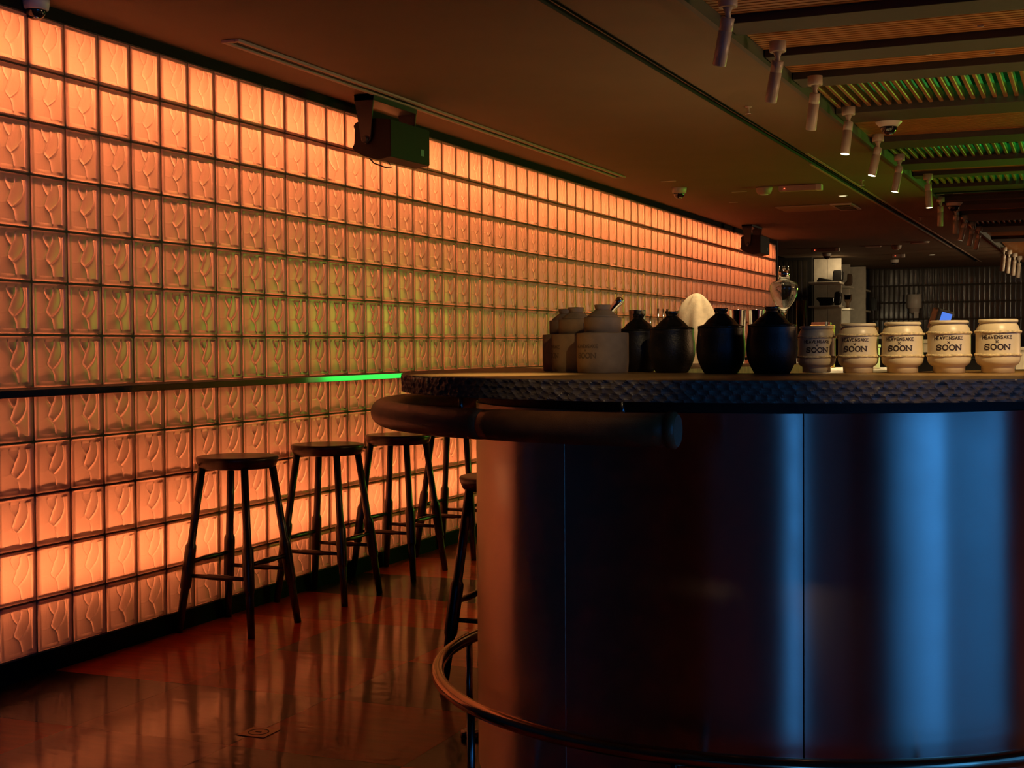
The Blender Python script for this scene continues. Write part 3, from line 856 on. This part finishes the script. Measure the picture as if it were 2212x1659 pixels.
black_jar(2.777, 3.552, 1.0, 'black lidded jar, third from the clay pots, left of the steel shaker tins')
black_jar(2.918, 3.512, 1.01, 'black lidded jar next to the cream jars, in front of the glass fountain')

# ------------------------------------------------------------------ unglazed clay pots
def clay_pot(x, y, sc, txt, label):
    t = thing('clay_pot', label, 'pot', (x, y, HT), face_cam(x, y), 'unglazed stepped clay pots on the bar')
    obj('pot_body', lathe([(.066, 0), (.0685, .0015), (.0705, .030), (.0705, .106), (.0695, .108), (.050, .1095)], 56), M_kraft, t)
    obj('upper_tier', lathe([(.0500, .108), (.0502, .148), (.0490, .1505), (.040, .1515)], 56), M_kraft, t)
    lid = obj('lid', lathe([(.0415, .151), (.0420, .1535), (.0400, .1555), (.024, .1680), (.0205, .1705)], 48), M_kraft, t)
    obj('knob', lathe([(.0195, .170), (.0200, .1730), (.0228, .1835), (.0215, .1850), (.001, .1845)], 32), M_kraft, lid)
    if txt is not None:
        sake_text(.0706, .055, t, M_kraftmark, txt, .95)
    t.scale = (sc,)*3
clay_pot(2.436, 3.607, 1.0, -.72, 'stepped clay pot in front, pressed lettering on its left side')
clay_pot(2.318, 3.722, .985, -1.25, 'stepped clay pot in the middle, taller lid showing behind the front one')
clay_pot(2.222, 3.900, .99, None, 'stepped clay pot at the back left, mostly hidden by two others')

# ------------------------------------------------------------------ work counter behind the bar and what stands on it
WT = 1.10
wc = thing('work_counter', 'brightly lit pale work counter behind the bar', 'counter', (1.5, 6.0, 0))
obj('worktop', box((0, 0, WT - .04), (4.2, 1.9, WT), .004, 2), M_steelw, wc)
obj('cabinet_body', box((.05, .05, 0), (4.15, 1.85, WT - .041)), M_blackmetal, wc)
t = thing('linen_cloth', 'crumpled cream linen cloth heaped behind the black jars', 'cloth', (1.975, 6.3, WT + .013))
bm = bm_new(); n, m_ = 40, 18; rr = []
for q in range(m_ + 1):
    v = math.sin(q/m_*PI/2); row = []
    for k in range(n):
        a = 2*PI*k/n; wv = 1 + .10*math.sin(5*a + 3*v) + .06*math.sin(9*a - 7*v) + .05*math.sin(2*a + 9*v)
        r = (.100*max(0, 1 - v**5)**.55*(1 - .22*v)*wv + .002)
        row.append(bm.verts.new((r*math.cos(a)*(1.0) + .004*v, r*math.sin(a)*.8, .355*v + .012*math.sin(3*a + 4*v)*(1 - v))))
    rr.append(row)
for a, b in zip(rr, rr[1:]):
    for k in range(n):
        f = bm.faces.new((a[k], a[(k+1) % n], b[(k+1) % n], b[k])); f.smooth = True
bm.faces.new(rr[-1]); obj('cloth_folds', bm, M_cloth, t)
def tin(x, y, r, h, label, name='shaker_tin', mt=M_chrome):
    t = thing(name, label, 'shaker tin', (x, y, WT))
    obj('cup', lathe([(r*.72, 0), (r*.76, .002), (r*.98, h - .006), (r, h - .004), (r, h), (r*.97, h), (r*.74, .004)], 36, cap=True), mt, t)
    return t
tin(2.165, 6.32, .040, .290, 'tall mirror steel shaker tin left of the glass fountain')
tin(2.240, 6.37, .038, .290, 'second steel shaker tin, catching green light, close beside the first')
tin(1.668, 6.38, .040, .297, 'dark steel canister behind the clay pots', 'steel_canister', M_steel)
t = thing('ice_scoop', 'polished steel scoop handle leaning up behind the clay pots', 'scoop', (1.60, 6.25, WT))
obj('handle', tube([(-.075, 0, 0), (-.045, 0, .24), (-.015, 0, .30), (.015, 0, .330), (.028, 0, .346), (.032, 0, .352)], [.008, .010, .016, .019, .018, .008], 16), M_chrome, t)
for k, (x, r, z) in enumerate(((1.752, .004, .265), (1.79, .005, .300), (1.815, .003, .298), (1.835, .006, .298))):
    tag(obj('bar_spoon', tube([(0, 0, 0), (.004, 0, z*.6), (.004, 0, z)], [r*.5, r*.6, r], 10), M_chrome, None, (x, 6.3, WT)),
        ('short steel bar spoon behind the leftmost black jar', 'tall steel bar spoon, left one of three upright ones', 'thin steel bar spoon between two others', 'thick tipped steel bar spoon, right one of three upright ones')[k], 'bar spoon', 'upright bar spoons behind the black jars')
# glass drip fountain
t = thing('glass_fountain', 'clear glass drip fountain with a steel cap rising above the black jars', 'fountain', (2.383, 6.3, WT))
gp = [(.012, .268), (.015, .280), (.030, .300), (.048, .325), (.059, .352), (.0635, .380), (.0630, .396), (.055, .406), (.030, .416), (.023, .424)]
bm = bm_new(); add_lathe(bm, gp + [(r - .003, z) for r, z in gp[::-1][:-1]] + [(.001, .276)], 40, cap=True); bmesh.ops.recalc_face_normals(bm, faces=bm.faces[:])
bowl = obj('glass_bowl', bm, M_glass, t)
obj('stem', lathe([(.034, 0), (.034, .006), (.010, .012), (.0085, .15), (.0085, .262), (.016, .272)], 24), M_glass, t)
cap_ = obj('steel_cap', lathe([(.025, .423), (.025, .460), (.022, .463), (.010, .464)], 32), M_chrome, t)
for k in range(4):
    a = .4 + k*PI/2; obj('pin', tube([(.02*math.cos(a), .02*math.sin(a), .462), (.02*math.cos(a), .02*math.sin(a), .482)], [.0035, .001], 8), M_chrome, cap_)
t = thing('glass_cylinder', 'tall straight glass cylinder right of the fountain', 'glass', (2.432, 6.45, WT))
bm = bm_new(); add_lathe(bm, [(.022, 0), (.022, .33), (.0195, .33), (.0195, .006), (.001, .006)], 32); bmesh.ops.recalc_face_normals(bm, faces=bm.faces[:])
obj('glass_wall', bm, M_glass, t)
# payment terminal
t = thing('payment_terminal', 'black payment terminal with a glowing blue screen behind the cream jars', 'terminal', (2.985, 6.9, WT), .45)
obj('stand', lathe([(.05, 0), (.05, .008), (.012, .014), (.010, .20)], 24), M_blackmetal, t)
hd = obj('head', box((-.030, -.045, .0), (.040, .030, .095), .008, 2), M_blackmetal, t, (-.005, 0, .192), (.10, .28, 0)); hd.scale = (1.1, 1.1, 1.1)
obj('screen', box((-.012, -.0475, .012), (.034, -.0455, .083), .0005, 1), M_screen, hd)
# low boxes and trays on the work counter, glimpsed between the jars
def simple_box(name, label, cat, loc, sx, sy, sz, mt, lidm=None, bev=.006):
    t = thing(name, label, cat, loc)
    obj('body', box((-sx/2, -sy/2, 0), (sx/2, sy/2, sz*.86), bev, 2), mt, t)
    obj('lid', box((-sx/2 - .004, -sy/2 - .004, sz*.87), (sx/2 + .004, sy/2 + .004, sz), bev*.8, 2), lidm or mt, t)
    return t
simple_box('storage_tub', 'white lidded tub behind the first and second cream jars', 'tub', (2.57, 7.35, WT), .16, .2, .125, M_steelw)
simple_box('storage_tub', 'pale lidded tub behind the second and third cream jars', 'tub', (2.86, 7.6, WT), .16, .2, .15, M_steelw)
simple_box('storage_tub', 'pale lidded tub at the right edge behind the last cream jar', 'tub', (3.39, 6.75, WT), .14, .2, .11, M_steelw)
simple_box('black_printer', 'black receipt printer low behind the third and fourth cream jars', 'printer', (3.02, 6.5, WT), .22, .2, .09, M_blackmetal)
simple_box('black_printer', 'black box low behind the fourth and fifth cream jars', 'printer', (3.26, 6.4, WT), .20, .2, .07, M_blackmetal)
t = thing('wood_rack', 'small wooden rack behind the leftmost cream jar', 'rack', (2.31, 7.7, WT))
M_rack = simple('rack_wood', (.40, .22, .05), .5, var=.2)
for x in (-.055, .055):
    obj('leg', box((x - .007, -.02, 0), (x + .007, .02, .215), .002, 1), M_rack, t)
obj('top_rail', box((-.064, -.025, .215), (.064, .025, .232), .002, 1), M_rack, t)
obj('cross_bar', tube([(.0, -.03, .05), (.028, -.03, .25)], .008, 10), M_blackmetal, t)
obj('cutting_board', box((-.058, -.02, .2325), (.045, .02, .248), .003, 2), simple('red_brown_wood', (.16, .04, .02), .5), t)
for k, x in enumerate((2.02, 2.08)):
    tag(obj('knife', tube([(0, 0, 0), (.0, 0, .18), (-.008, 0, .235 + .02*k)], [.004, .006, .004], 8), M_blackmetal, None, (x + .12, 7.6, WT), None),
        ('black knife handle standing left of the wooden rack' if k == 0 else 'taller black knife handle just left of the wooden rack'), 'knife')

# ------------------------------------------------------------------ far end: tiled walls, shelves
def tiled_wall(name, label, x0, x1, y, tw, th, z_from, zr_, tile_rows):
    wl = struct(obj(name, box((x0, y, 0), (x1, y + .15, 3.0)), M_tilegrout), label)
    bm = bm_new(); ax = np.array([-1, -.86, -.5, 0, .5, .86, 1]); g = {}
    for i, a in enumerate(ax):
        for j, b in enumerate(np.array([-1, -.95, -.8, 0, .8, .95, 1])):
            e = (1 - abs(a)**8) * (1 - abs(b)**12)
            g[i, j] = bm.verts.new((a*(tw/2 - .0025), -.002 - .0028*e**.6, b*(th/2 - .003)))
    for i in range(6):
        for j in range(6):
            f = bm.faces.new((g[i, j], g[i+1, j], g[i+1, j+1], g[i, j+1])); f.smooth = True
    me = bpy.data.meshes.new('wall_tile'); bm.to_mesh(me); bm.free(); me.materials.append(M_tile)
    n = int((x1 - x0)/tw)
    for c in range(n):
        for r in tile_rows:
            o = obj('wall_tile', me, None, wl, (x0 + (c + .5)*tw, y, z_from + (r + .5)*th))
            o.rotation_euler = (random.uniform(-.012, .012), 0, random.uniform(-.03, .03))
    return wl
tiled_wall('wall_back', 'black glossy tiled back wall with upright tiles', .08, 3.3, 25.0, .0835, .295, 1.345, 0, (0, 1, 2, 3))
tiled_wall('wall_back', 'dark tiled wall piece beyond the end of the glass blocks', -.72, -.21, 21.15, .074, .55, 1.39, 0, (0, 1))
struct(obj('wall_back', box((3.3, 25.0, 0), (8.6, 25.15, 3.0)), M_wall), 'dark back wall past the tiles')
struct(obj('wall_left', box((-.9, ye + .1, 0), (-.72, 25.2, 3.0)), M_wall), 'dark side wall beyond the glass blocks')
sh = thing('display_shelf', 'pale open display shelf unit at the far end past the glass wall', 'shelf', (0, 0, 0))
for (x0, x1, y) in ((-.20, .0, 21.25), (.004, .21, 21.25), (-.10, .07, 22.95), (-.22, .20, 23.75), (-.25, .075, 24.65)):
    obj('upright_panel', box((x0, y, .3), (x1, y + .04, CEIL - .02), .003, 1), M_shelf, sh)
for z in (1.795, 2.145):
    obj('shelf_board', box((-.20, 20.82, z - .03), (.255, 21.25, z), .004, 1), M_shelf, sh)
    obj('shelf_board', box((-.10, 22.5, z - .03), (.14, 22.95, z), .004, 1), M_shelf, sh)
    obj('shelf_board', box((-.22, 24.0, z - .03), (.16, 24.65, z), .004, 1), M_shelf, sh)
lc = thing('low_counter', 'pale low counter under the display shelf', 'counter', (0, 0, 0))
obj('counter_board', box((.23, 20.5, 1.30), (.70, 24.0, 1.339), .004, 1), M_shelf, lc)
obj('counter_front', box((.25, 20.52, 0), (.68, 23.98, 1.299)), M_blackmetal, lc)
# shelf lamp under the shelves
area('shelf_led', (.30, 20.9, 2.44), (-.5, .6, -.8), .2, .2, 2.6, (1, .72, .40))
area('shelf_led', (.26, 22.3, 1.74), (-.3, .6, -.6), .2, .06, 1.6, (1, .78, .45))
def sculpture(name, label, loc, prof_pts, dy, mt, rz=0):
    t = thing(name, label, 'ceramic', loc, rz, 'black ceramics on the display shelf')
    bm = bm_new()
    a = [bm.verts.new((x, -dy/2, z)) for x, z in prof_pts]; b = [bm.verts.new((x, dy/2, z)) for x, z in prof_pts]
    bm.faces.new(a); bm.faces.new(b[::-1])
    for i in range(len(a)):
        j = (i+1) % len(a); bm.faces.new((a[j], a[i], b[i], b[j]))
    bmesh.ops.recalc_face_normals(bm, faces=bm.faces[:])
    bmesh.ops.bevel(bm, geom=bm.edges[:], offset=.012, segments=3, affect='EDGES')
    obj('ceramic_form', bm, mt, t)
sculpture('ceramic_vase', 'tall dark squarish ceramic vase on the upper shelf', (.19, 21.05, 2.146), [(-.06, 0), (.055, 0), (.075, .03), (.078, .16), (.06, .175), (-.06, .17), (-.068, .05)], .13, M_ceram)
sculpture('ceramic_bird', 'low black boat-shaped ceramic on the upper shelf', (.02, 21.0, 2.146), [(-.12, 0), (.10, 0), (.11, .03), (.03, .045), (-.10, .07), (-.105, .05), (-.13, .01)], .09, M_ceram)
sculpture('ceramic_bowl', 'long black bowl with a pointed rim on the lower shelf', (.03, 21.02, 1.796), [(-.10, 0), (.08, 0), (.12, .05), (.12, .12), (-.14, .125), (-.15, .105), (-.09, .05)], .12, M_ceram)
sculpture('ceramic_vase', 'black rounded ceramic on the lower shelf beside the long bowl', (.19, 21.04, 1.796), [(-.04, 0), (.03, 0), (.05, .03), (.06, .14), (.05, .20), (0, .215), (-.04, .19), (-.045, .1)], .10, M_ceram)
sculpture('ceramic_vase', 'brown notched ceramic on the upper shelf of the second bay', (.085, 22.7, 2.146), [(-.05, 0), (.04, 0), (.06, .04), (.06, .17), (.045, .20), (-.01, .20), (-.015, .08), (-.06, .06)], .10, M_brownc)
sculpture('ceramic_cup', 'brown stemmed ceramic cup on the lower shelf of the second bay', (.075, 22.7, 1.796), [(-.03, 0), (.025, 0), (.03, .09), (.06, .12), (.065, .22), (.045, .225), (.04, .15), (-.03, .15), (-.045, .22), (-.055, .22), (-.055, .12), (-.025, .09)], .07, M_brownc)
sculpture('ceramic_vase', 'black ceramic on the upper shelf of the farthest bay', (-.09, 24.3, 2.146), [(-.06, 0), (.05, 0), (.06, .05), (.03, .14), (-.04, .15), (-.06, .08)], .10, M_ceram)
sculpture('ceramic_vase', 'black slanting ceramic on the lower shelf of the farthest bay', (.0, 24.3, 1.796), [(-.09, 0), (.05, 0), (.11, .16), (.05, .17), (.01, .05), (-.03, .06), (-.05, .16), (-.10, .16), (-.10, .08)], .10, M_ceram)
sculpture('ceramic_vase', 'black upright ceramic at the right end of the lower shelf', (.23, 24.5, 1.796), [(-.05, 0), (.05, 0), (.055, .18), (.03, .22), (-.04, .22), (-.055, .18)], .10, M_ceram)
t = thing('paper_dispenser', 'pale round paper dispenser on the black tiled wall', 'dispenser', (.85, 24.9, 1.74))
obj('drum', lathe([(.118, .09), (.125, .10), (.128, .21), (.125, .325), (.118, .33)], 36), M_camw, t)
obj('outlet', lathe([(.05, .0), (.085, .012), (.088, .085), (.112, .095)], 32), M_camw, t)
obj('paper_tail', box((.01, -.10, -.075), (.085, -.094, .03), .001, 1), M_camw, t)
for k, (x, y, z, l_, c_) in enumerate(((.36, 21.0, 1.34, 'bright pale box on the counter under the display shelf', M_steelw), (.37, 21.7, 1.34, 'pale folded stack on the counter under the display shelf', M_steelw))):
    simple_box('pale_box', l_, 'box', (x, y, z), .15, .1, .17 - .03*k, c_)
t = thing('green_bottle', 'small green bottle on the counter below the shelves', 'bottle', (.42, 22.2, 1.34))
obj('bottle_glass', lathe([(.030, 0), (.032, .004), (.032, .10), (.014, .13), (.013, .165)], 24), M_bottle, t)
t = thing('wooden_mill', 'small wooden pepper mill right of the green bottle', 'mill', (.60, 22.2, 1.34))
obj('mill_body', lathe([(.026, 0), (.030, .01), (.020, .07), (.028, .10), (.028, .135), (.012, .15)], 20), M_rack, t)

# ------------------------------------------------------------------ things fixed to the plaster ceiling
def slot_vent(x0, x1, y0, y1, label):
    t = thing('linear_vent', label, 'air vent', (x0, y0, CEIL)); w_ = x1 - x0; l_ = y1 - y0
    obj('vent_slot', box((.012, .02, -.003), (w_ - .012, l_ - .02, -.001)), M_ventb, t)
    obj('side_rail', box((0, 0, -.012), (.022, l_, -.0005), .002, 1), M_vent, t)
    obj('side_rail', box((w_ - .022, 0, -.012), (w_, l_, -.0005), .002, 1), M_vent, t)
    obj('end_rail', box((.022, 0, -.012), (w_ - .022, .024, -.0005), .001, 1), M_vent, t)
    obj('end_rail', box((.022, l_ - .024, -.012), (w_ - .022, l_, -.0005), .001, 1), M_vent, t)
slot_vent(.258, .348, 5.03, 10.33, 'long narrow linear air vent in the ceiling near the glass wall')
def dome_camera(x, y, label, sc=1.0, flat=False, rz=0):
    t = thing('dome_camera', label, 'camera', (x, y, CEIL), rz)
    obj('housing', lathe([(.043, -.040), (.050, -.036), (.054, -.012), (.055, 0)] if not flat else [(.046, -.028), (.052, -.026), (.072, -.004), (.074, 0)], 36), M_camw, t)
    d = obj('dome', lathe([(.041*math.cos(a), -.038 - .040*math.sin(a)) if not flat else (.046*math.cos(a), -.027 - .046*math.sin(a)) for a in np.linspace(0, PI/2 - .02, 10)], 36), M_dome, t)
    obj('lens_eye', lathe([(.010, -.070), (.010, -.064)], 16, (.012, -.012, -.004)), M_chrome, d)
    t.scale = (sc,)*3
dome_camera(.022, 4.175, 'dome security camera cut by the top left corner of the picture', .95)
dome_camera(.504, 11.28, 'dome security camera on the plaster ceiling above the pink blocks', 1.15)
dome_camera(2.56, 8.47, 'dome security camera with a flat collar on the slatted ceiling', 1.05, True)
dome_camera(2.48, 13.6, 'smaller dome security camera farther back on the slatted ceiling', 1.1, True)
dome_camera(.16, 20.3, 'dome security camera in front of the display shelf', 1.15)
dome_camera(.84, 22.4, 'farthest dome security camera, close to the tiled back wall', 1.15)
def smoke(x, y, label, sc=1):
    t = thing('smoke_detector', label, 'detector', (x, y, CEIL))
    obj('housing', lathe([(.030, -.048), (.042, -.046), (.052, -.030), (.057, -.010), (.058, 0)], 32), M_vent, t)
    obj('sensor_ring', lathe([(.020, -.0535), (.028, -.052), (.030, -.0475)], 24), M_camw, t)
    t.scale = (sc,)*3
smoke(1.154, 11.55, 'round smoke detector left of the emergency light bar', 1.2)
smoke(1.277, 19.1, 'small smoke detector near the far disc vent', 1.2)
def emergency(x0, x1, y, label):
    t = thing('emergency_light', label, 'emergency light', (x0, y, CEIL)); l_ = x1 - x0
    obj('housing', box((0, -.035, -.05), (l_, .035, -.001), .012, 3), M_vent, t)
    obj('end_cap', box((l_ - .05, -.037, -.052), (l_ + .002, .037, -.0005), .012, 3), M_camw, t)
    obj('indicator', lathe([(.006, 0), (.005, .004)], 12, (.05, -.038, -.03)), M_led_red, t)
emergency(1.290, 1.640, 11.5, 'long emergency light bar with a red indicator beside the smoke detector')
emergency(.143, .518, 19.2, 'far emergency light bar with a red indicator above the shelf')
emergency(.98, 1.16, 21.0, 'short emergency light with a red indicator near the tiled back wall')
t = thing('ceiling_vent', 'flat ceiling air vent panel with a louvred square end', 'air vent', (.90, 13.2, CEIL))
obj('panel', box((0, 0, -.012), (.52, .5, -.001), .002, 1), M_vent, t)
g = obj('grille_frame', box((.52, -.05, -.016), (.72, .55, -.001), .003, 1), M_camw, t)
for k in range(6):
    obj('louvre', box((.545, .0 + k*.085, -.019), (.695, .03 + k*.085, -.0165)), M_ventb, g)
for (x, y, r, nm, lb) in ((1.645, 12.5, .035, 'recessed_light', 'tiny recessed ceiling light left of the long black slot'), (1.50, 21.4, .04, 'recessed_light', 'tiny far recessed ceiling light near the tiled wall')):
    t = thing(nm, lb, 'light', (x, y, CEIL)); obj('ring', lathe([(r, -.003), (r*1.2, -.002), (r*1.25, -.0002)], 24), M_camw, t); obj('lens', lathe([(r*.9, -.004), (r*.95, -.003)], 24), M_lampdim, t)
t = thing('disc_speaker', 'flat round disc vent on the far ceiling left of the black slot', 'disc', (1.631, 18.6, CEIL)); obj('disc', lathe([(.10, -.022), (.115, -.018), (.12, -.001)], 36), M_vent, t); obj('rim', lathe([(.121, -.006), (.126, -.004), (.126, -.0005)], 36), M_camw, t)
t = thing('ceiling_plate', 'small flat access plate on the far ceiling', 'plate', (.88, 19.0, CEIL)); obj('plate', box((0, 0, -.014), (.19, .19, -.001), .003, 1), M_vent, t); obj('trim_edge', box((-.006, -.006, -.005), (.196, .196, -.0005), .001, 1), M_camw, t)
for k, (x, y) in enumerate(((1.877, 7.6), (1.92, 11.4), (1.982, 15.0))):
    t = thing('sprinkler', ('ceiling sprinkler head nearest, right of the black slot', 'ceiling sprinkler head midway along the black slot', 'farthest ceiling sprinkler head by the black slot')[k], 'sprinkler', (x + .05, y, CEIL), 0, 'ceiling sprinklers')
    obj('stem', lathe([(.020, 0), (.020, -.004), (.006, -.008), (.006, -.035)][::-1], 16), M_vent, t)
    obj('deflector', lathe([(.018, -.042), (.020, -.040), (.020, -.038)], 16), M_chrome, t)
for k, (x, y, l_) in enumerate(((.50, 10.75, .12), (.83, 11.75, .13), (.60, 12.6, .08))):
    tag(obj('access_mark', box((0, 0, -.004), (l_, .03, -.0005), .001, 1), M_camw, None, (x, y, CEIL)), ('thin pale mark on the ceiling left of the dome camera', 'thin pale mark on the ceiling right of the dome camera', 'tiny pale mark on the ceiling near the far blocks')[k], 'ceiling mark')

# ------------------------------------------------------------------ speakers
def speaker(x, y, z, label, loop):
    t = thing('wall_speaker', label, 'speaker', (x, y, z), 0, 'black ceiling speakers beside the glass wall')
    # box .235 wide (x), .47 long (y), .19 high; local origin at near lower right corner
    bm = bm_new()
    outl = [(0, 0), (-.085, -.012), (-.16, .012), (-.215, .042), (-.226, .060), (-.214, .074), (-.210, .150), (-.218, .168), (-.206, .184), (-.160, .200), (-.08, .200), (0, .190)]
    a = [bm.verts.new((u, 0, v)) for u, v in outl]; b = [bm.verts.new((u, .455, v + .004)) for u, v in outl]
    bm.faces.new(a); bm.faces.new(b[::-1])
    for i in range(len(a)):
        j = (i+1) % len(a); bm.faces.new((a[j], a[i], b[i], b[j]))
    bmesh.ops.recalc_face_normals(bm, faces=bm.faces[:])
    bmesh.ops.bevel(bm, geom=bm.edges[:], offset=.003, segments=2, affect='EDGES')
    obj('cabinet', bm, M_spk, t)
    bm = bm_new()
    for k in range(9): add_box(bm, (-.2215, .02, .080 + k*.008), (-.2105, .435, .0845 + k*.008))
    obj('grille', bm, M_blackmetal, t)
    # U bracket: top plate and two arms
    obj('bracket_plate', box((-.200, -.022, .290), (-.085, .475, .3255), .002, 1), M_blackmetal, t)
    for yy in (-.022, .467):
        obj('bracket_arm', prism([(0, 0), (.008, 0), (.008, .01), (0, .01)], 0, .01), M_blackmetal, t, (-9, -9, -9)) if False else None
        bm = bm_new(); q = [(-.200, .322), (-.085, .322), (-.108, .090), (-.135, .068), (-.160, .090)]
        a = [bm.verts.new((u, yy, v)) for u, v in q]; b = [bm.verts.new((u, yy + .008, v)) for u, v in q]
        bm.faces.new(a); bm.faces.new(b[::-1])
        for i in range(5):
            j = (i+1) % 5; bm.faces.new((a[j], a[i], b[i], b[j]))
        bmesh.ops.recalc_face_normals(bm, faces=bm.faces[:])
        arm_ = obj('bracket_arm', bm, M_blackmetal, t)
        bm = lathe([(.016, 0), (.018, .003), (.018, .012), (.014, .016)], 20); bmesh.ops.rotate(bm, verts=bm.verts[:], matrix=Matrix.Rotation(PI/2 if yy < 0 else -PI/2, 3, 'X')); bmesh.ops.translate(bm, verts=bm.verts[:], vec=(-.135, yy if yy < 0 else yy + .008, .092))
        obj('knob', bm, M_blackmetal, arm_)
    obj('ceiling_plate', box((-.19, .10, .326), (-.095, .36, CEIL - z - .001), .002, 1), M_blackmetal, t)
    obj('sticker', box((.0005, .345, .045), (.0018, .385, .080)), simple('green_sticker', (.10, .28, .16), .5), t)
    if loop:
        obj('cable', tube([(-.135, .02, .0), (-.125, .05, -.022), (-.085, .10, -.040), (-.060, .12, -.038), (-.070, .11, -.012), (-.09, .09, .002)], .0035, 8), M_black, t)
    return t
speaker(.352, 6.400, 2.203, 'large black loudspeaker bracketed to the ceiling in front of the glowing blocks', True)
speaker(.352, 15.06, 2.220, 'far black loudspeaker at the end of the glowing block wall', False)

# ------------------------------------------------------------------ floor box
t = thing('floor_box', 'small square metal floor socket cover set in the tiles', 'floor box', (1.208, 3.79, 0))
obj('plate', box((-.050, -.050, .0), (.050, .050, .0025), .0008, 1), simple('brass_plate', (.36, .22, .14), .3, metal=1, var=.1), t)
bm = bm_new(); add_lathe(bm, [(.034, .0024), (.034, .0034), (.031, .0034), (.031, .0024)], 40, cap=False); bmesh.ops.recalc_face_normals(bm, faces=bm.faces[:])
obj('ring', bm, M_blackmetal, t)
obj('lift_tab', box((-.010, -.003, .0026), (.010, .003, .0036)), M_blackmetal, t)

# windows the blue light comes through
def window(n, a, b, label):
    wn = struct(obj('window_%d' % n, box(a, b), M_blackmetal), label); return wn
for n, (a, b, ax_) in enumerate((((8.36, -1.90, .2), (8.5, -1.84, 2.7), 0), ((8.36, 1.22, .2), (8.5, 1.30, 2.7), 0), ((8.36, 3.46, .2), (8.5, 3.54, 2.7), 0), ((4.52, -4.35, .2), (4.58, -4.21, 2.7), 1), ((5.52, -4.35, .2), (5.58, -4.21, 2.7), 1))):
    window(n + 1, a, b, 'window post behind the viewer')
